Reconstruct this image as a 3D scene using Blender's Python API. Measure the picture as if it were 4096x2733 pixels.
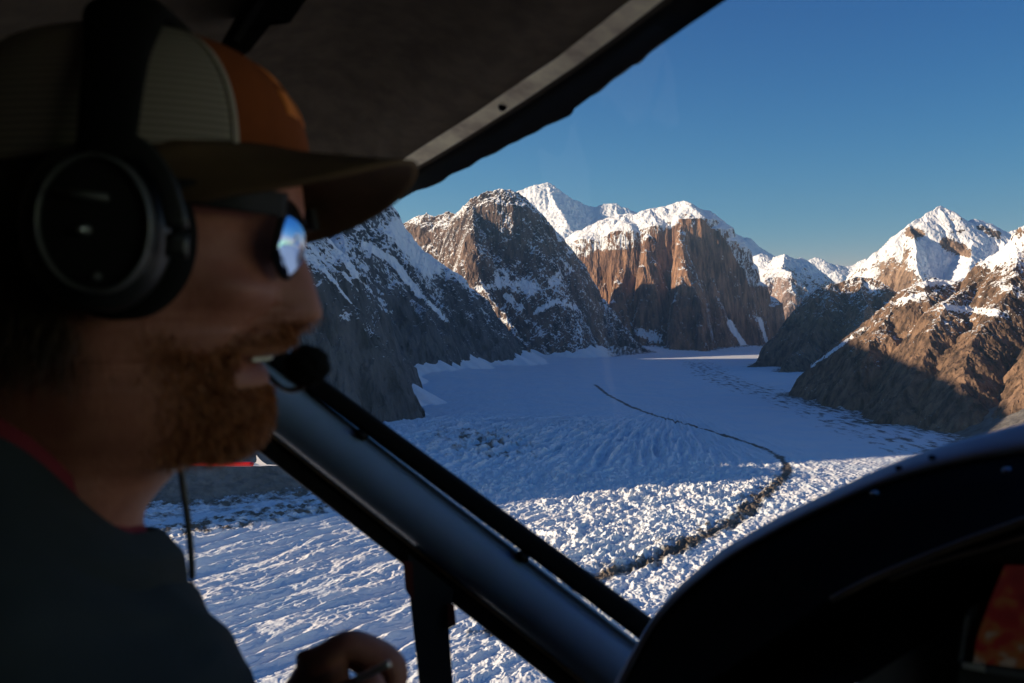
import bpy, bmesh, math, random
import numpy as np
from mathutils import Vector, Matrix
R = math.radians
scene = bpy.context.scene
for _o in list(bpy.data.objects): bpy.data.objects.remove(_o)

# ------------------------------------------------------------------ camera
F = 3985.0; CX = 2048.0; CY = 1366.5; HOR = 1250.0
PITCH = math.atan((CY-HOR)/F)
cam_d = bpy.data.cameras.new("camera"); cam = bpy.data.objects.new("camera", cam_d)
scene.collection.objects.link(cam); scene.camera = cam
cam.location = (0,0,0); cam.rotation_euler = (R(90)-PITCH, 0, 0)
cam_d.sensor_width = 36.0; cam_d.lens = F/4096*36.0
cam_d.clip_start = 0.02; cam_d.clip_end = 200000
cam_d.dof.use_dof = True; cam_d.dof.focus_distance = 1500; cam_d.dof.aperture_fstop = 11.0

# ------------------------------------------------------------------ sky and sun
SUN_AZ = 104.0     # degrees to the left of the view direction (+Y)
SUN_EL = 14.5
tosun = Vector((-math.sin(R(SUN_AZ))*math.cos(R(SUN_EL)), math.cos(R(SUN_AZ))*math.cos(R(SUN_EL)), math.sin(R(SUN_EL))))
w = bpy.data.worlds.new("World"); scene.world = w; w.use_nodes = True
nt = w.node_tree; bg = nt.nodes['Background']
sky = nt.nodes.new('ShaderNodeTexSky'); sky.sky_type = 'NISHITA'; sky.sun_disc = False
sky.sun_elevation = R(SUN_EL); sky.sun_rotation = R(SUN_AZ)
sky.altitude = 2200; sky.air_density = 1.0; sky.dust_density = 0.3; sky.ozone_density = 2.6
def _grade(src, out):
    """mountain sky: deep blue away from the sun, pale towards it (a power per channel, limited near the sun)"""
    sp = nt.nodes.new('ShaderNodeSeparateColor'); cb = nt.nodes.new('ShaderNodeCombineColor'); nt.links.new(src, sp.inputs[0])
    for k, (mid_, pw, tgt, lim) in enumerate(SKY_GRADE):
        a = nt.nodes.new('ShaderNodeMath'); a.operation = 'DIVIDE'; nt.links.new(sp.outputs[k], a.inputs[0]); a.inputs[1].default_value = mid_
        b = nt.nodes.new('ShaderNodeMath'); b.operation = 'POWER'; nt.links.new(a.outputs[0], b.inputs[0]); b.inputs[1].default_value = pw
        c = nt.nodes.new('ShaderNodeMath'); c.operation = 'MINIMUM'; nt.links.new(b.outputs[0], c.inputs[0]); c.inputs[1].default_value = lim
        d = nt.nodes.new('ShaderNodeMath'); d.operation = 'MULTIPLY'; nt.links.new(c.outputs[0], d.inputs[0]); d.inputs[1].default_value = tgt
        nt.links.new(d.outputs[0], cb.inputs[k])
    nt.links.new(cb.outputs[0], out)
SKY_GRADE = ((1.68,3.2,.27,30),(2.96,1.75,1.17,18),(4.29,1.1,2.1,11))
_grade(sky.outputs[0], bg.inputs[0]); bg.inputs[1].default_value = 0.1
sd = bpy.data.lights.new("sun", 'SUN'); sd.energy = 4.7; sd.angle = R(0.5); sd.color = (1.0, 0.77, 0.54)
so = bpy.data.objects.new("sun", sd); scene.collection.objects.link(so)
so.rotation_euler = (-tosun).to_track_quat('-Z', 'Y').to_euler()
scene.view_settings.view_transform = 'Standard'; scene.view_settings.look = 'None'
scene.view_settings.exposure = 1.15; scene.view_settings.gamma = 1.0

# ------------------------------------------------------------------ helpers
COL = scene.collection
def P(px, py, D):
    """point on the line of sight of photo pixel (px,py) at depth Y = D metres"""
    u = (px-CX)/F; v = -(py-CY)/F
    dy = math.cos(PITCH) + v*math.sin(PITCH); dz = -math.sin(PITCH) + v*math.cos(PITCH)
    return Vector((u/dy*D, D, dz/dy*D))
def tag(o, label=None, cat=None, group=None, kind=None):
    if label: o['label'] = label
    if cat: o['category'] = cat
    if group: o['group'] = group
    if kind: o['kind'] = kind
    return o
def mesh_np(name, verts, faces, mat, parent=None, smooth=True, attrs=None):
    me = bpy.data.meshes.new(name)
    v = np.asarray(verts, dtype=np.float32); f = np.asarray(faces, dtype=np.int32)
    n = f.shape[1]
    me.vertices.add(len(v)); me.vertices.foreach_set('co', v.ravel())
    me.loops.add(f.size); me.loops.foreach_set('vertex_index', f.ravel())
    me.polygons.add(len(f)); me.polygons.foreach_set('loop_start', np.arange(0, f.size, n, dtype=np.int32))
    me.polygons.foreach_set('use_smooth', np.full(len(f), smooth, dtype=bool))
    me.update(calc_edges=True)
    if attrs:
        for k, a in attrs.items():
            at = me.attributes.new(k, 'FLOAT', 'POINT'); at.data.foreach_set('value', np.asarray(a, dtype=np.float32).ravel())
    o = bpy.data.objects.new(name, me); COL.objects.link(o)
    if mat: me.materials.append(mat)
    if parent: o.parent = parent
    return o

# ---- numpy gradient noise
_rs = np.random.RandomState(7)
_perm = np.concatenate([_rs.permutation(512)]*2).astype(np.int32)
_ang = _rs.rand(512)*2*np.pi
_gx = np.cos(_ang).astype(np.float32); _gy = np.sin(_ang).astype(np.float32)
def noise2(x, y, seed=0):
    x = np.asarray(x, dtype=np.float64)+seed*17.31; y = np.asarray(y, dtype=np.float64)-seed*9.77
    xi = np.floor(x).astype(np.int64); yi = np.floor(y).astype(np.int64)
    xf = (x-xi).astype(np.float32); yf = (y-yi).astype(np.float32)
    xi &= 511; yi &= 511
    u = xf*xf*xf*(xf*(xf*6-15)+10); v = yf*yf*yf*(yf*(yf*6-15)+10)
    x1 = (xi+1) & 511; y1 = (yi+1) & 511
    a = _perm[xi]; b = _perm[x1]
    h00 = _perm[a+yi]; h01 = _perm[a+y1]; h10 = _perm[b+yi]; h11 = _perm[b+y1]
    n00 = _gx[h00]*xf+_gy[h00]*yf; n10 = _gx[h10]*(xf-1)+_gy[h10]*yf
    n01 = _gx[h01]*xf+_gy[h01]*(yf-1); n11 = _gx[h11]*(xf-1)+_gy[h11]*(yf-1)
    a = n00+u*(n10-n00); b = n01+u*(n11-n01)
    return (a+v*(b-a))*1.5
def fbm(x, y, o=4, seed=0, gain=.5):
    s = 0; a = 1; t = 0
    for i in range(o):
        s = s+a*noise2(x*2**i, y*2**i, seed+i*3); t += a; a *= gain
    return s/t
def ridged(x, y, o=4, seed=0, gain=.5):
    s = 0; a = 1; t = 0
    for i in range(o):
        s = s+a*(1-2*np.abs(noise2(x*2.03**i, y*2.03**i, seed+i*3))); t += a; a *= gain
    return s/t          # about -1..1, crests sharp
def seg_dist(X, Y, pts):
    best = np.full(X.shape, 1e9); S = np.zeros(X.shape); s0 = 0
    for (x0, y0), (x1, y1) in zip(pts[:-1], pts[1:]):
        ax, ay = x1-x0, y1-y0; L2 = ax*ax+ay*ay
        t = np.clip(((X-x0)*ax+(Y-y0)*ay)/L2, 0, 1)
        d = np.hypot(X-x0-t*ax, Y-y0-t*ay); m = d < best
        best = np.where(m, d, best); S = np.where(m, s0+t*math.sqrt(L2), S); s0 += math.sqrt(L2)
    return best, S
def sstep(a, b, x):
    t = np.clip((x-a)/(b-a), 0, 1); return t*t*(3-2*t)

# ---- node helpers
def new_mat(name):
    m = bpy.data.materials.new(name); m.use_nodes = True
    nt = m.node_tree; b = nt.nodes['Principled BSDF']; return m, nt, b
def N(nt, t, **kw):
    n = nt.nodes.new(t)
    for k, v in kw.items():
        if isinstance(k, str) and k.startswith('i_'): n.inputs[int(k[2:])].default_value = v
        else: setattr(n, k, v)
    return n
def L(nt, a, b): nt.links.new(a, b)
def noise_node(nt, co, scale, detail=4, rough=.55, sx=(1,1,1)):
    mp = N(nt, 'ShaderNodeMapping'); mp.inputs['Scale'].default_value = tuple(scale*s for s in sx)
    L(nt, co, mp.inputs[0]); n = N(nt, 'ShaderNodeTexNoise'); n.inputs['Scale'].default_value = 1
    n.inputs['Detail'].default_value = detail; n.inputs['Roughness'].default_value = rough
    L(nt, mp.outputs[0], n.inputs['Vector']); return n.outputs['Fac']
def math_n(nt, op, a, b=None, c=None, clamp=False):
    n = N(nt, 'ShaderNodeMath'); n.operation = op; n.use_clamp = clamp
    for i, s in enumerate((a, b, c)):
        if s is None: continue
        if isinstance(s, (int, float)): n.inputs[i].default_value = s
        else: L(nt, s, n.inputs[i])
    return n.outputs[0]
def ramp(nt, fac, stops, interp='LINEAR'):
    r = N(nt, 'ShaderNodeValToRGB'); e = r.color_ramp.elements; r.color_ramp.interpolation = interp
    while len(e) < len(stops): e.new(.5)
    for k, (p, c) in zip(e, stops):
        k.position = p; k.color = (c[0], c[1], c[2], 1) if isinstance(c, tuple) else (c, c, c, 1)
    L(nt, fac, r.inputs[0]); return r.outputs[0]
def mixc(nt, fac, a, b):
    m = N(nt, 'ShaderNodeMix'); m.data_type = 'RGBA'
    if isinstance(fac, (int, float)): m.inputs[0].default_value = fac
    else: L(nt, fac, m.inputs[0])
    for s, i in ((a, 6), (b, 7)):
        if isinstance(s, tuple): m.inputs[i].default_value = (*s, 1)
        else: L(nt, s, m.inputs[i])
    return m.outputs[2]
# ================================================================== TERRAIN
GZ = -500.0        # glacier level
SNOW = (0.84, 0.88, 0.90)
def mountain_mat(name, rock_a, rock_b, thr=0.62, soft=0.10, nz_amp=0.35, low=None, high=None, streak=1.0, scale=1.0, bump=1.0):
    """granite streaked with water stains; snow lies where the surface is flat enough"""
    m, nt, b = new_mat(name)
    g = N(nt, 'ShaderNodeNewGeometry'); tc = N(nt, 'ShaderNodeTexCoord'); co = tc.outputs['Object']
    sep = N(nt, 'ShaderNodeSeparateXYZ'); L(nt, g.outputs['Normal'], sep.inputs[0])
    sp = N(nt, 'ShaderNodeSeparateXYZ'); L(nt, co, sp.inputs[0])
    n1 = noise_node(nt, co, 1/420/scale, 5); n2 = noise_node(nt, co, 1/60/scale, 6, .62, (1,1,.16)); n3 = noise_node(nt, co, 1/22/scale, 5, .65)
    nf = noise_node(nt, co, 1/7/scale, 4, .6)
    # angular slabs and joints
    dn = N(nt, 'ShaderNodeTexNoise'); mpd = N(nt, 'ShaderNodeMapping'); mpd.inputs['Scale'].default_value = (1/50/scale,)*3; L(nt, co, mpd.inputs[0]); L(nt, mpd.outputs[0], dn.inputs['Vector']); dn.inputs['Scale'].default_value = 1; dn.inputs['Detail'].default_value = 3
    cells = []
    for sz, zs, off in ((70, .42, 0), (27, .5, 3.7)):
        mpv = N(nt, 'ShaderNodeMapping'); mpv.inputs['Scale'].default_value = (1/sz/scale, 1/sz/scale, zs/sz/scale); mpv.inputs['Rotation'].default_value = (.25, .2, off); L(nt, co, mpv.inputs[0])
        vm = N(nt, 'ShaderNodeVectorMath'); vm.operation = 'MULTIPLY_ADD'; L(nt, dn.outputs['Color'], vm.inputs[0]); vm.inputs[1].default_value = (1.1, 1.1, .9); L(nt, mpv.outputs[0], vm.inputs[2])
        vo = N(nt, 'ShaderNodeTexVoronoi'); vo.feature = 'F1'; vo.inputs['Scale'].default_value = 1; L(nt, vm.outputs[0], vo.inputs['Vector'])
        sc_ = N(nt, 'ShaderNodeSeparateColor'); L(nt, vo.outputs['Color'], sc_.inputs[0])
        cells.append((sc_.outputs[0], vo.outputs['Distance']))
    rc = ramp(nt, math_n(nt, 'ADD', math_n(nt, 'MULTIPLY', n1, .55), math_n(nt, 'MULTIPLY', n2, .45)), [(.38, rock_a), (.60, rock_b)])
    dk = ramp(nt, n2, [(.36, .45), (.52, 1.0), (.66, 1.12)])
    mm = N(nt, 'ShaderNodeMix'); mm.data_type = 'RGBA'; mm.blend_type = 'MULTIPLY'; mm.inputs[0].default_value = streak
    L(nt, rc, mm.inputs[6]); L(nt, dk, mm.inputs[7]); rock = mm.outputs[2]
    # slope + noise -> snow
    a = math_n(nt, 'ADD', sep.outputs[2], math_n(nt, 'MULTIPLY', math_n(nt, 'SUBTRACT', n3, .5), nz_amp*1.5))
    a = math_n(nt, 'ADD', a, math_n(nt, 'MULTIPLY', math_n(nt, 'SUBTRACT', n1, .5), nz_amp*1.1))
    a = math_n(nt, 'ADD', a, math_n(nt, 'MULTIPLY', math_n(nt, 'SUBTRACT', nf, .5), nz_amp*.45))
    a = math_n(nt, 'ADD', a, math_n(nt, 'MULTIPLY', math_n(nt, 'SUBTRACT', cells[0][0], .5), nz_amp*.42))
    a = math_n(nt, 'ADD', a, math_n(nt, 'MULTIPLY', math_n(nt, 'SUBTRACT', cells[1][0], .5), nz_amp*.38))
    a = math_n(nt, 'ADD', a, math_n(nt, 'MULTIPLY', math_n(nt, 'SUBTRACT', n2, .5), nz_amp*.9))
    at = N(nt, 'ShaderNodeAttribute'); at.attribute_name = 'snow_cover'
    a = math_n(nt, 'ADD', a, at.outputs['Fac'])
    if low is not None:
        mr = N(nt, 'ShaderNodeMapRange'); L(nt, sp.outputs[2], mr.inputs[0])
        mr.inputs[1].default_value = low; mr.inputs[2].default_value = high
        mr.inputs[3].default_value = -.42; mr.inputs[4].default_value = .10
        a = math_n(nt, 'ADD', a, mr.outputs[0])
    sn = N(nt, 'ShaderNodeMapRange'); L(nt, a, sn.inputs[0]); sn.inputs[1].default_value = thr-soft; sn.inputs[2].default_value = thr+soft
    sn.interpolation_type = 'SMOOTHSTEP'
    L(nt, mixc(nt, sn.outputs[0], rock, SNOW), b.inputs['Base Color'])
    b.inputs['Roughness'].default_value = .85; b.inputs['Specular IOR Level'].default_value = .2
    bp = N(nt, 'ShaderNodeBump'); bp.inputs['Distance'].default_value = 9*bump; bp.inputs['Strength'].default_value = .75
    hh = math_n(nt, 'ADD', math_n(nt, 'MULTIPLY', n3, 1.6), math_n(nt, 'MULTIPLY', n2, 1.2))
    hh = math_n(nt, 'ADD', hh, math_n(nt, 'MULTIPLY', nf, .5))
    for (cr, cd), kk_ in zip(cells, (2.4, 1.2)): hh = math_n(nt, 'ADD', hh, math_n(nt, 'MULTIPLY', math_n(nt, 'ADD', cr, cd), kk_*.6))
    L(nt, math_n(nt, 'MULTIPLY', hh, math_n(nt, 'SUBTRACT', 1.15, sn.outputs[0])), bp.inputs['Height'])
    L(nt, bp.outputs[0], b.inputs['Normal'])
    return m

def spur(pts, l=(1.2, 1e9, 1.2), r=None, rib=(20, 120), world=False):
    """pts: photo pixels + depth (or world points); l / r: slope near crest, width of that zone, slope beyond it,
    on the left / right hand side when walking along the points; rib: amplitude and spacing of gullies"""
    r = r or l
    q = [Vector(p) if world else P(*p) for p in pts]
    return dict(q=np.array([tuple(v) for v in q]), l=l, r=r, rib=rib)
def height(X, Y, spurs, seed, warp=(45, 380), fine=True, rough=1.0):
    wx = X + warp[0]*fbm(X/warp[1], Y/warp[1], 3, seed) ; wy = Y + warp[0]*fbm(X/warp[1], Y/warp[1], 3, seed+50)
    if fine:
        wx = wx + rough*(20*fbm(X/95, Y/95, 3, seed+11)+7*ridged(X/31, Y/31, 2, seed+12)); wy = wy + rough*(20*fbm(X/95, Y/95, 3, seed+61)+7*ridged(X/31, Y/31, 2, seed+62))
    H = np.full(X.shape, -5000.0)
    for k, s in enumerate(spurs):
        q = s['q']; best = np.full(X.shape, -9e9); S0 = 0
        for i in range(len(q)-1):
            a = q[i]; b = q[i+1]; ab = b[:2]-a[:2]; L2 = (ab**2).sum(); ln = math.sqrt(L2)
            t = np.clip(((wx-a[0])*ab[0]+(wy-a[1])*ab[1])/L2, 0, 1)
            dx = wx-(a[0]+t*ab[0]); dy = wy-(a[1]+t*ab[1]); d = np.sqrt(dx*dx+dy*dy)
            side = (ab[0]*dy-ab[1]*dx)/(ln*np.maximum(d, 1e-3))          # +1 left
            wl = sstep(-.6, .6, side)
            def drop(p): return p[0]*np.minimum(d, p[1])+p[2]*np.maximum(d-p[1], 0)
            h = a[2]+t*(b[2]-a[2]) - (wl*drop(s['l'])+(1-wl)*drop(s['r']))
            if s['rib'][0] > 0:
                A, lam = s['rib']; sc = (S0+t*ln)+ np.arctan2(dy, dx)*60
                amp = np.clip(d/180, 0, 1)*A
                h = h+amp*(ridged(sc/lam, d/(lam*6)+k*7.7, 2, seed+k)-.2)
                if fine: h = h+amp*.45*ridged(sc/(lam*.31), d/(lam*2.2), 2, seed+k+31)
            best = np.maximum(best, h); S0 += ln
        kk = 22.0
        H = np.maximum(H, best)+np.maximum(kk-np.abs(H-best), 0)**2/(4*kk)
    if fine:
        m = 1
        H = H+m*rough*(16*ridged(X/150, Y/150, 4, seed+5)+5*ridged(X/34, Y/34, 3, seed+9))
    else: H = H+16*rough*ridged(X/150, Y/150, 2, seed+5)
    return H
ALL_SPURS = []
def mountain(label, spurs, mat, px, D, seed, nc=420, nr=420, floor=-560, rough=1.0, warp=(45,380), post=None, paint=(), cap=None):
    ALL_SPURS.append((spurs, seed, warp, px, D))
    cols = np.linspace(px[0], px[1], nc); d0 = np.linspace(D[0], D[1], 260)
    U = (cols-CX)/F/math.cos(PITCH)
    Dg, Ug = np.meshgrid(d0, U)                               # nc x 260
    Hc = height(Ug*Dg, Dg, spurs, seed, warp, fine=False, rough=rough)
    if post is not None: Hc = post(Ug*Dg, Dg, Hc)
    Hc = np.maximum(Hc, floor)
    seg = np.sqrt(np.diff(Dg, axis=1)**2*.35+np.diff(Hc, axis=1)**2)+.5
    # front slopes (rising away from the viewer) get most rows
    seg = seg*np.where(np.diff(Hc, axis=1) > 0, 1.0, .35)
    seg = np.where((Hc[:, 1:] <= floor+.01) & (Hc[:, :-1] <= floor+.01), seg*.08, seg)
    for _ in range(6): seg = (np.roll(seg, 1, 0)+seg*2+np.roll(seg, -1, 0))/4
    cum = np.concatenate([np.zeros((nc, 1)), np.cumsum(seg, axis=1)], axis=1); cum /= cum[:, -1:]
    t = np.linspace(0, 1, nr); DD = np.empty((nc, nr))
    for i in range(nc): DD[i] = np.interp(t, cum[i], d0)
    X = U[:, None]*DD; H = height(X, DD, spurs, seed, warp, fine=True, rough=rough)
    if post is not None: H = post(X, DD, H)
    keep = H > floor-30
    H = np.maximum(H, floor-30)
    V = np.stack([X, DD, H], -1).reshape(-1, 3)
    idx = np.arange(nc*nr).reshape(nc, nr)
    f = np.stack([idx[:-1, :-1], idx[1:, :-1], idx[1:, 1:], idx[:-1, 1:]], -1)
    kq = keep[:-1, :-1] | keep[1:, :-1] | keep[1:, 1:] | keep[:-1, 1:]
    # snow that lies in gullies and on ledges
    dep = DD*math.cos(PITCH)-H*math.sin(PITCH); PX = CX+F*X/dep; PY = CY-F*(DD*math.sin(PITCH)+H*math.cos(PITCH))/dep
    PX = PX+5*fbm(X/60, DD/60+H/60, 3, 77); PY = PY+5*fbm(X/60+9, H/60, 3, 78)
    S = np.zeros(X.shape)
    for pts, wd, val in paint:
        d, _ = seg_dist(PX, PY, pts); S = S+val*np.exp(-(d/wd)**4)
    if cap is not None:
        yb = np.interp(PX, [p[0] for p in cap[0]], [p[1] for p in cap[0]]); q = sstep(cap[1], -cap[1], PY-yb)
        S = S+(cap[2]*q-cap[3]*(1-q))
    o = mesh_np("mountain", V, f[kq].reshape(-1, 4), mat, attrs={'snow_cover': S})
    return tag(o, label=label, kind='structure')

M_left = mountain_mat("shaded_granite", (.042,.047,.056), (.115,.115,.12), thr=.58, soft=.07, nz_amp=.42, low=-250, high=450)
M_dome = mountain_mat("mottled_granite", (.062,.050,.048), (.20,.138,.105), thr=.57, soft=.06, nz_amp=.60)
M_wall = mountain_mat("red_granite", (.15,.085,.055), (.38,.22,.13), thr=.50, soft=.05, nz_amp=.42, streak=.9, bump=1.5)
M_right = mountain_mat("brown_granite", (.090,.062,.044), (.30,.19,.118), thr=.68, soft=.06, nz_amp=.5, low=-350, high=420, scale=.7, bump=.8)
M_far = mountain_mat("snow_peak", (.25,.2,.17), (.4,.32,.28), thr=.30, soft=.08, nz_amp=.35, scale=2.0, bump=1.6)
M_scree = mountain_mat("scree", (.11,.105,.098), (.20,.19,.175), thr=.95, soft=.05, nz_amp=.3, low=-450, high=900, scale=.5, streak=.4, bump=.25)

# --- near left valley wall
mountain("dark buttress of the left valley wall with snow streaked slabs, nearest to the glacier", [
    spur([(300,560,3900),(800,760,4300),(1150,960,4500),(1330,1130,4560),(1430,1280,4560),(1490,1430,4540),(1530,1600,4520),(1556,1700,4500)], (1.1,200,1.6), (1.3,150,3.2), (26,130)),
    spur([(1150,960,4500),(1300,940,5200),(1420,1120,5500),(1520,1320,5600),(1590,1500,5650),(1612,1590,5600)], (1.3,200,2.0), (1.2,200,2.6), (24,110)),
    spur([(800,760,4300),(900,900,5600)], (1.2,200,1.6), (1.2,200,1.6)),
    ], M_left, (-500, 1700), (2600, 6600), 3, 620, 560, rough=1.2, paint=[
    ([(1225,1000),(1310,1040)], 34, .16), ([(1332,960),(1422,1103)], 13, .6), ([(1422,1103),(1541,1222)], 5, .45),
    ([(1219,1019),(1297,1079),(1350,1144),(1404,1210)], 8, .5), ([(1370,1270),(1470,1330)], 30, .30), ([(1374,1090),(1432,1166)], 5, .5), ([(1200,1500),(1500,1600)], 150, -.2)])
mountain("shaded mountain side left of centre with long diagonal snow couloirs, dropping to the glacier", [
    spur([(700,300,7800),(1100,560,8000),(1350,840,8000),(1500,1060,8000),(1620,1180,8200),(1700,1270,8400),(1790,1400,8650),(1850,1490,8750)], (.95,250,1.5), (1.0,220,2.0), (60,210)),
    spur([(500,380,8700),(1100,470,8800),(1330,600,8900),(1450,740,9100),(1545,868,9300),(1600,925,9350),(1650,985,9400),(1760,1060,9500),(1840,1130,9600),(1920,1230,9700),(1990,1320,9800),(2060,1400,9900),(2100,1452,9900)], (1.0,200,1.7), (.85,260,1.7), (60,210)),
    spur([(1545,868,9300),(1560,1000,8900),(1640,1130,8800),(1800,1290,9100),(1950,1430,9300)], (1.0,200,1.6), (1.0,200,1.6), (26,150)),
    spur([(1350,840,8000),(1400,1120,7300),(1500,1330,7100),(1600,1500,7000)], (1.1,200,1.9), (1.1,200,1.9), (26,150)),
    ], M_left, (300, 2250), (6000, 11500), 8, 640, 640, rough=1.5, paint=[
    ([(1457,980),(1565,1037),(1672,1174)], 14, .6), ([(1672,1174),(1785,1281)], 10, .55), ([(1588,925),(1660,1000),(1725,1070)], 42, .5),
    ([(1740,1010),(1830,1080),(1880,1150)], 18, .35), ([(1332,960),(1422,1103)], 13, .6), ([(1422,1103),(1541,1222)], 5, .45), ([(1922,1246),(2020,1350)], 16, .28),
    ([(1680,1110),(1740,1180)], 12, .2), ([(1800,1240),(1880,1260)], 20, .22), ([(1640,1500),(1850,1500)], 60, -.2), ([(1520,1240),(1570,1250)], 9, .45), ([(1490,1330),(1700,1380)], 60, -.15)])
# --- jagged ridge and dome
mountain("huge domed granite peak mottled with snow, with a sunlit arete on its left edge", [
    spur([(1560,960,12600),(1600,905,12500),(1640,890,12500),(1672,870,12400),(1705,858,12300),(1735,872,12200),(1770,862,12200),(1800,848,12100),(1822,868,12000),(1845,860,11900),(1862,828,11800),(1900,800,11700),(1950,770,11700),(2010,760,11700),(2065,770,11750),(2100,795,11800),(2150,845,11900),(2200,905,12000),(2240,955,12050),(2285,1015,12100),(2340,1095,12150),(2400,1185,12200),(2460,1265,12200),(2510,1325,12200),(2570,1385,12200),(2610,1420,12100)], (1.2,200,1.6), (1.3,170,2.6), (40,220)),
    spur([(1900,800,11700),(1890,900,11300),(1885,1000,11150),(1895,1080,11050),(1930,1150,10850),(1990,1230,10550),(2060,1320,10300),(2110,1395,10150)], (1.5,120,2.2), (1.8,120,3.4), (44,160)),
    spur([(2065,770,11750),(2110,900,11650),(2170,1050,11550),(2240,1180,11500),(2300,1300,11450),(2370,1390,11400),(2420,1432,11350)], (1.3,200,1.9), (1.3,200,1.9), (34,150)),
    spur([(1705,858,12300),(1720,960,12000),(1760,1060,11700),(1800,1160,11500)], (1.5,100,3.0), (1.5,100,3.0), (30,120)),
    spur([(1950,770,11700),(1985,900,11500),(2010,1040,11350)], (1.4,100,1.9), (1.6,100,2.2), (25,120)),
    spur([(2240,1180,11500),(2190,1290,11150),(2210,1390,10950),(2235,1425,10900)], (1.4,100,1.9), (1.4,100,1.9), (25,120)),
    ], M_dome, (1480, 2760), (9600, 14200), 21, 660, 680, rough=1.5, paint=[
    ([(1994,1103),(2125,1155)], 32, .35), ([(2029,1186),(2077,1228)], 16, .35), ([(2142,1250),(2232,1204)], 12, .4), ([(1915,1156),(1995,1144)], 14, .4),
    ([(2273,1067),(2214,1127)], 22, .25), ([(2256,1212),(2297,1228)], 14, .4), ([(1880,960),(1890,1120)], 26, -.35), ([(1640,920),(1700,950)], 30, -.25),
    ([(2050,900),(2180,1000)], 90, .07), ([(2420,1290),(2540,1400)], 60, .05), ([(2000,1380),(2400,1400)], 40, -.1)])
# --- the big wall
mountain("great red granite wall under a white snow cap, lit on its left side", [
    spur([(2180,1080,14400),(2262,968,14300),(2300,935,14200),(2350,912,14150),(2400,888,14100),(2440,872,14100),(2480,862,14050),(2510,855,14000),(2540,868,14000),(2600,835,14000),(2660,830,14000),(2735,806,14000),(2790,838,14050),(2835,878,14100),(2862,912,14150),(2890,985,14200),(2930,1062,14300),(2985,1140,14400),(3050,1250,14500),(3105,1350,14500),(3140,1410,14400)], (.8,300,1.0), (.72,500,6.0), (75,260)),
    spur([(2735,808,14000),(2725,880,13550),(2720,960,13300),(2730,1060,13150),(2725,1120,13050),(2700,1200,12950),(2690,1400,12900)], (1.2,80,3.2), (1.6,60,7.5), (40,150)),
    spur([(2600,835,14000),(2590,940,13480),(2585,1000,13380),(2570,1060,13320),(2610,1200,13200),(2620,1330,13150),(2640,1430,13100)], (.8,60,3.2), (1.2,50,7.0), (40,140)),
    spur([(2440,872,14100),(2470,960,13650),(2490,1020,13520),(2470,1120,13350),(2450,1200,13280),(2420,1290,13200)], (.8,80,3.6), (1.2,60,6.0), (38,130)),
    spur([(2350,912,14150),(2400,1000,13700),(2400,1120,13560),(2390,1300,13500)], (.8,80,4), (1.2,60,6.0), (20,90)),
    spur([(2730,1060,13150),(2800,1200,12900),(2800,1290,12750),(2790,1405,12700)], (1.6,40,4.0), (1.8,40,7.0), (20,80)),
    spur([(2862,912,14150),(2880,1050,13800),(2920,1200,13600),(2930,1320,13500),(2930,1410,13450)], (1.5,60,3.0), (1.5,60,4.0), (24,110)),
    spur([(2835,872,14100),(2830,980,13700),(2840,1100,13450),(2860,1300,13300)], (1.6,60,3.0), (1.5,60,4.0), (24,110)),
    spur([(2985,1140,14400),(3010,1270,14100),(3030,1360,13900),(3035,1415,13800)], (1.5,60,2.6), (1.5,60,3.6), (24,110)),
    ], M_wall, (2130, 3260), (12400, 16200), 34, 720, 800, warp=(50,260), rough=1.1,
    cap=([(2200,1100),(2320,1042),(2386,1004),(2468,1006),(2539,996),(2611,950),(2646,935),(2700,915),(2733,850),(2800,870),(2900,960),(3000,1150)], 10, .35, .13), paint=[
    ([(2917,1287),(2978,1384)], 12, .7), ([(3040,1277),(3065,1364)], 8, .7), ([(2560,1330),(2636,1358)], 24, .5), ([(2880,1000),(2960,1180),(3040,1300)], 22, .3), ([(2765,905),(2775,890)], 10, .5)])
# --- far snow peaks
mountain("distant white summit pyramid, highest peak on the skyline", [
    spur([(1500,905,33000),(1570,880,33000),(1610,898,33000),(1660,905,33000),(1800,920,33000),(2000,880,32500),(2090,765,32000),(2130,748,32000),(2165,742,32000),(2190,732,32000),(2200,752,32000),(2240,770,32000),(2290,802,32000),(2340,828,32000),(2392,838,32000),(2400,820,32000),(2450,816,32000),(2480,832,32000),(2540,852,32000),(2600,900,32000),(2720,900,31000),(2860,905,30000),(2920,932,30000),(2980,955,30000),(3020,985,30000),(3045,1020,30000),(3100,1060,30000)], (.9,1500,1.2), (.75,900,1.0), (120,900)),
    spur([(2190,732,32000),(2230,830,30500),(2280,900,29500)], (.9,600,1.2), (.9,600,1.2), (90,600)),
    spur([(2450,816,32000),(2500,900,30500)], (.9,600,1.2), (.9,600,1.2), (90,600)),
    spur([(2920,932,30000),(2950,1080,28500),(3000,1180,27500)], (.8,600,1.2), (.8,600,1.2), (90,600)),
    ], M_far, (1400, 3250), (26000, 36000), 44, 560, 260, warp=(200,1500), rough=3)
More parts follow.
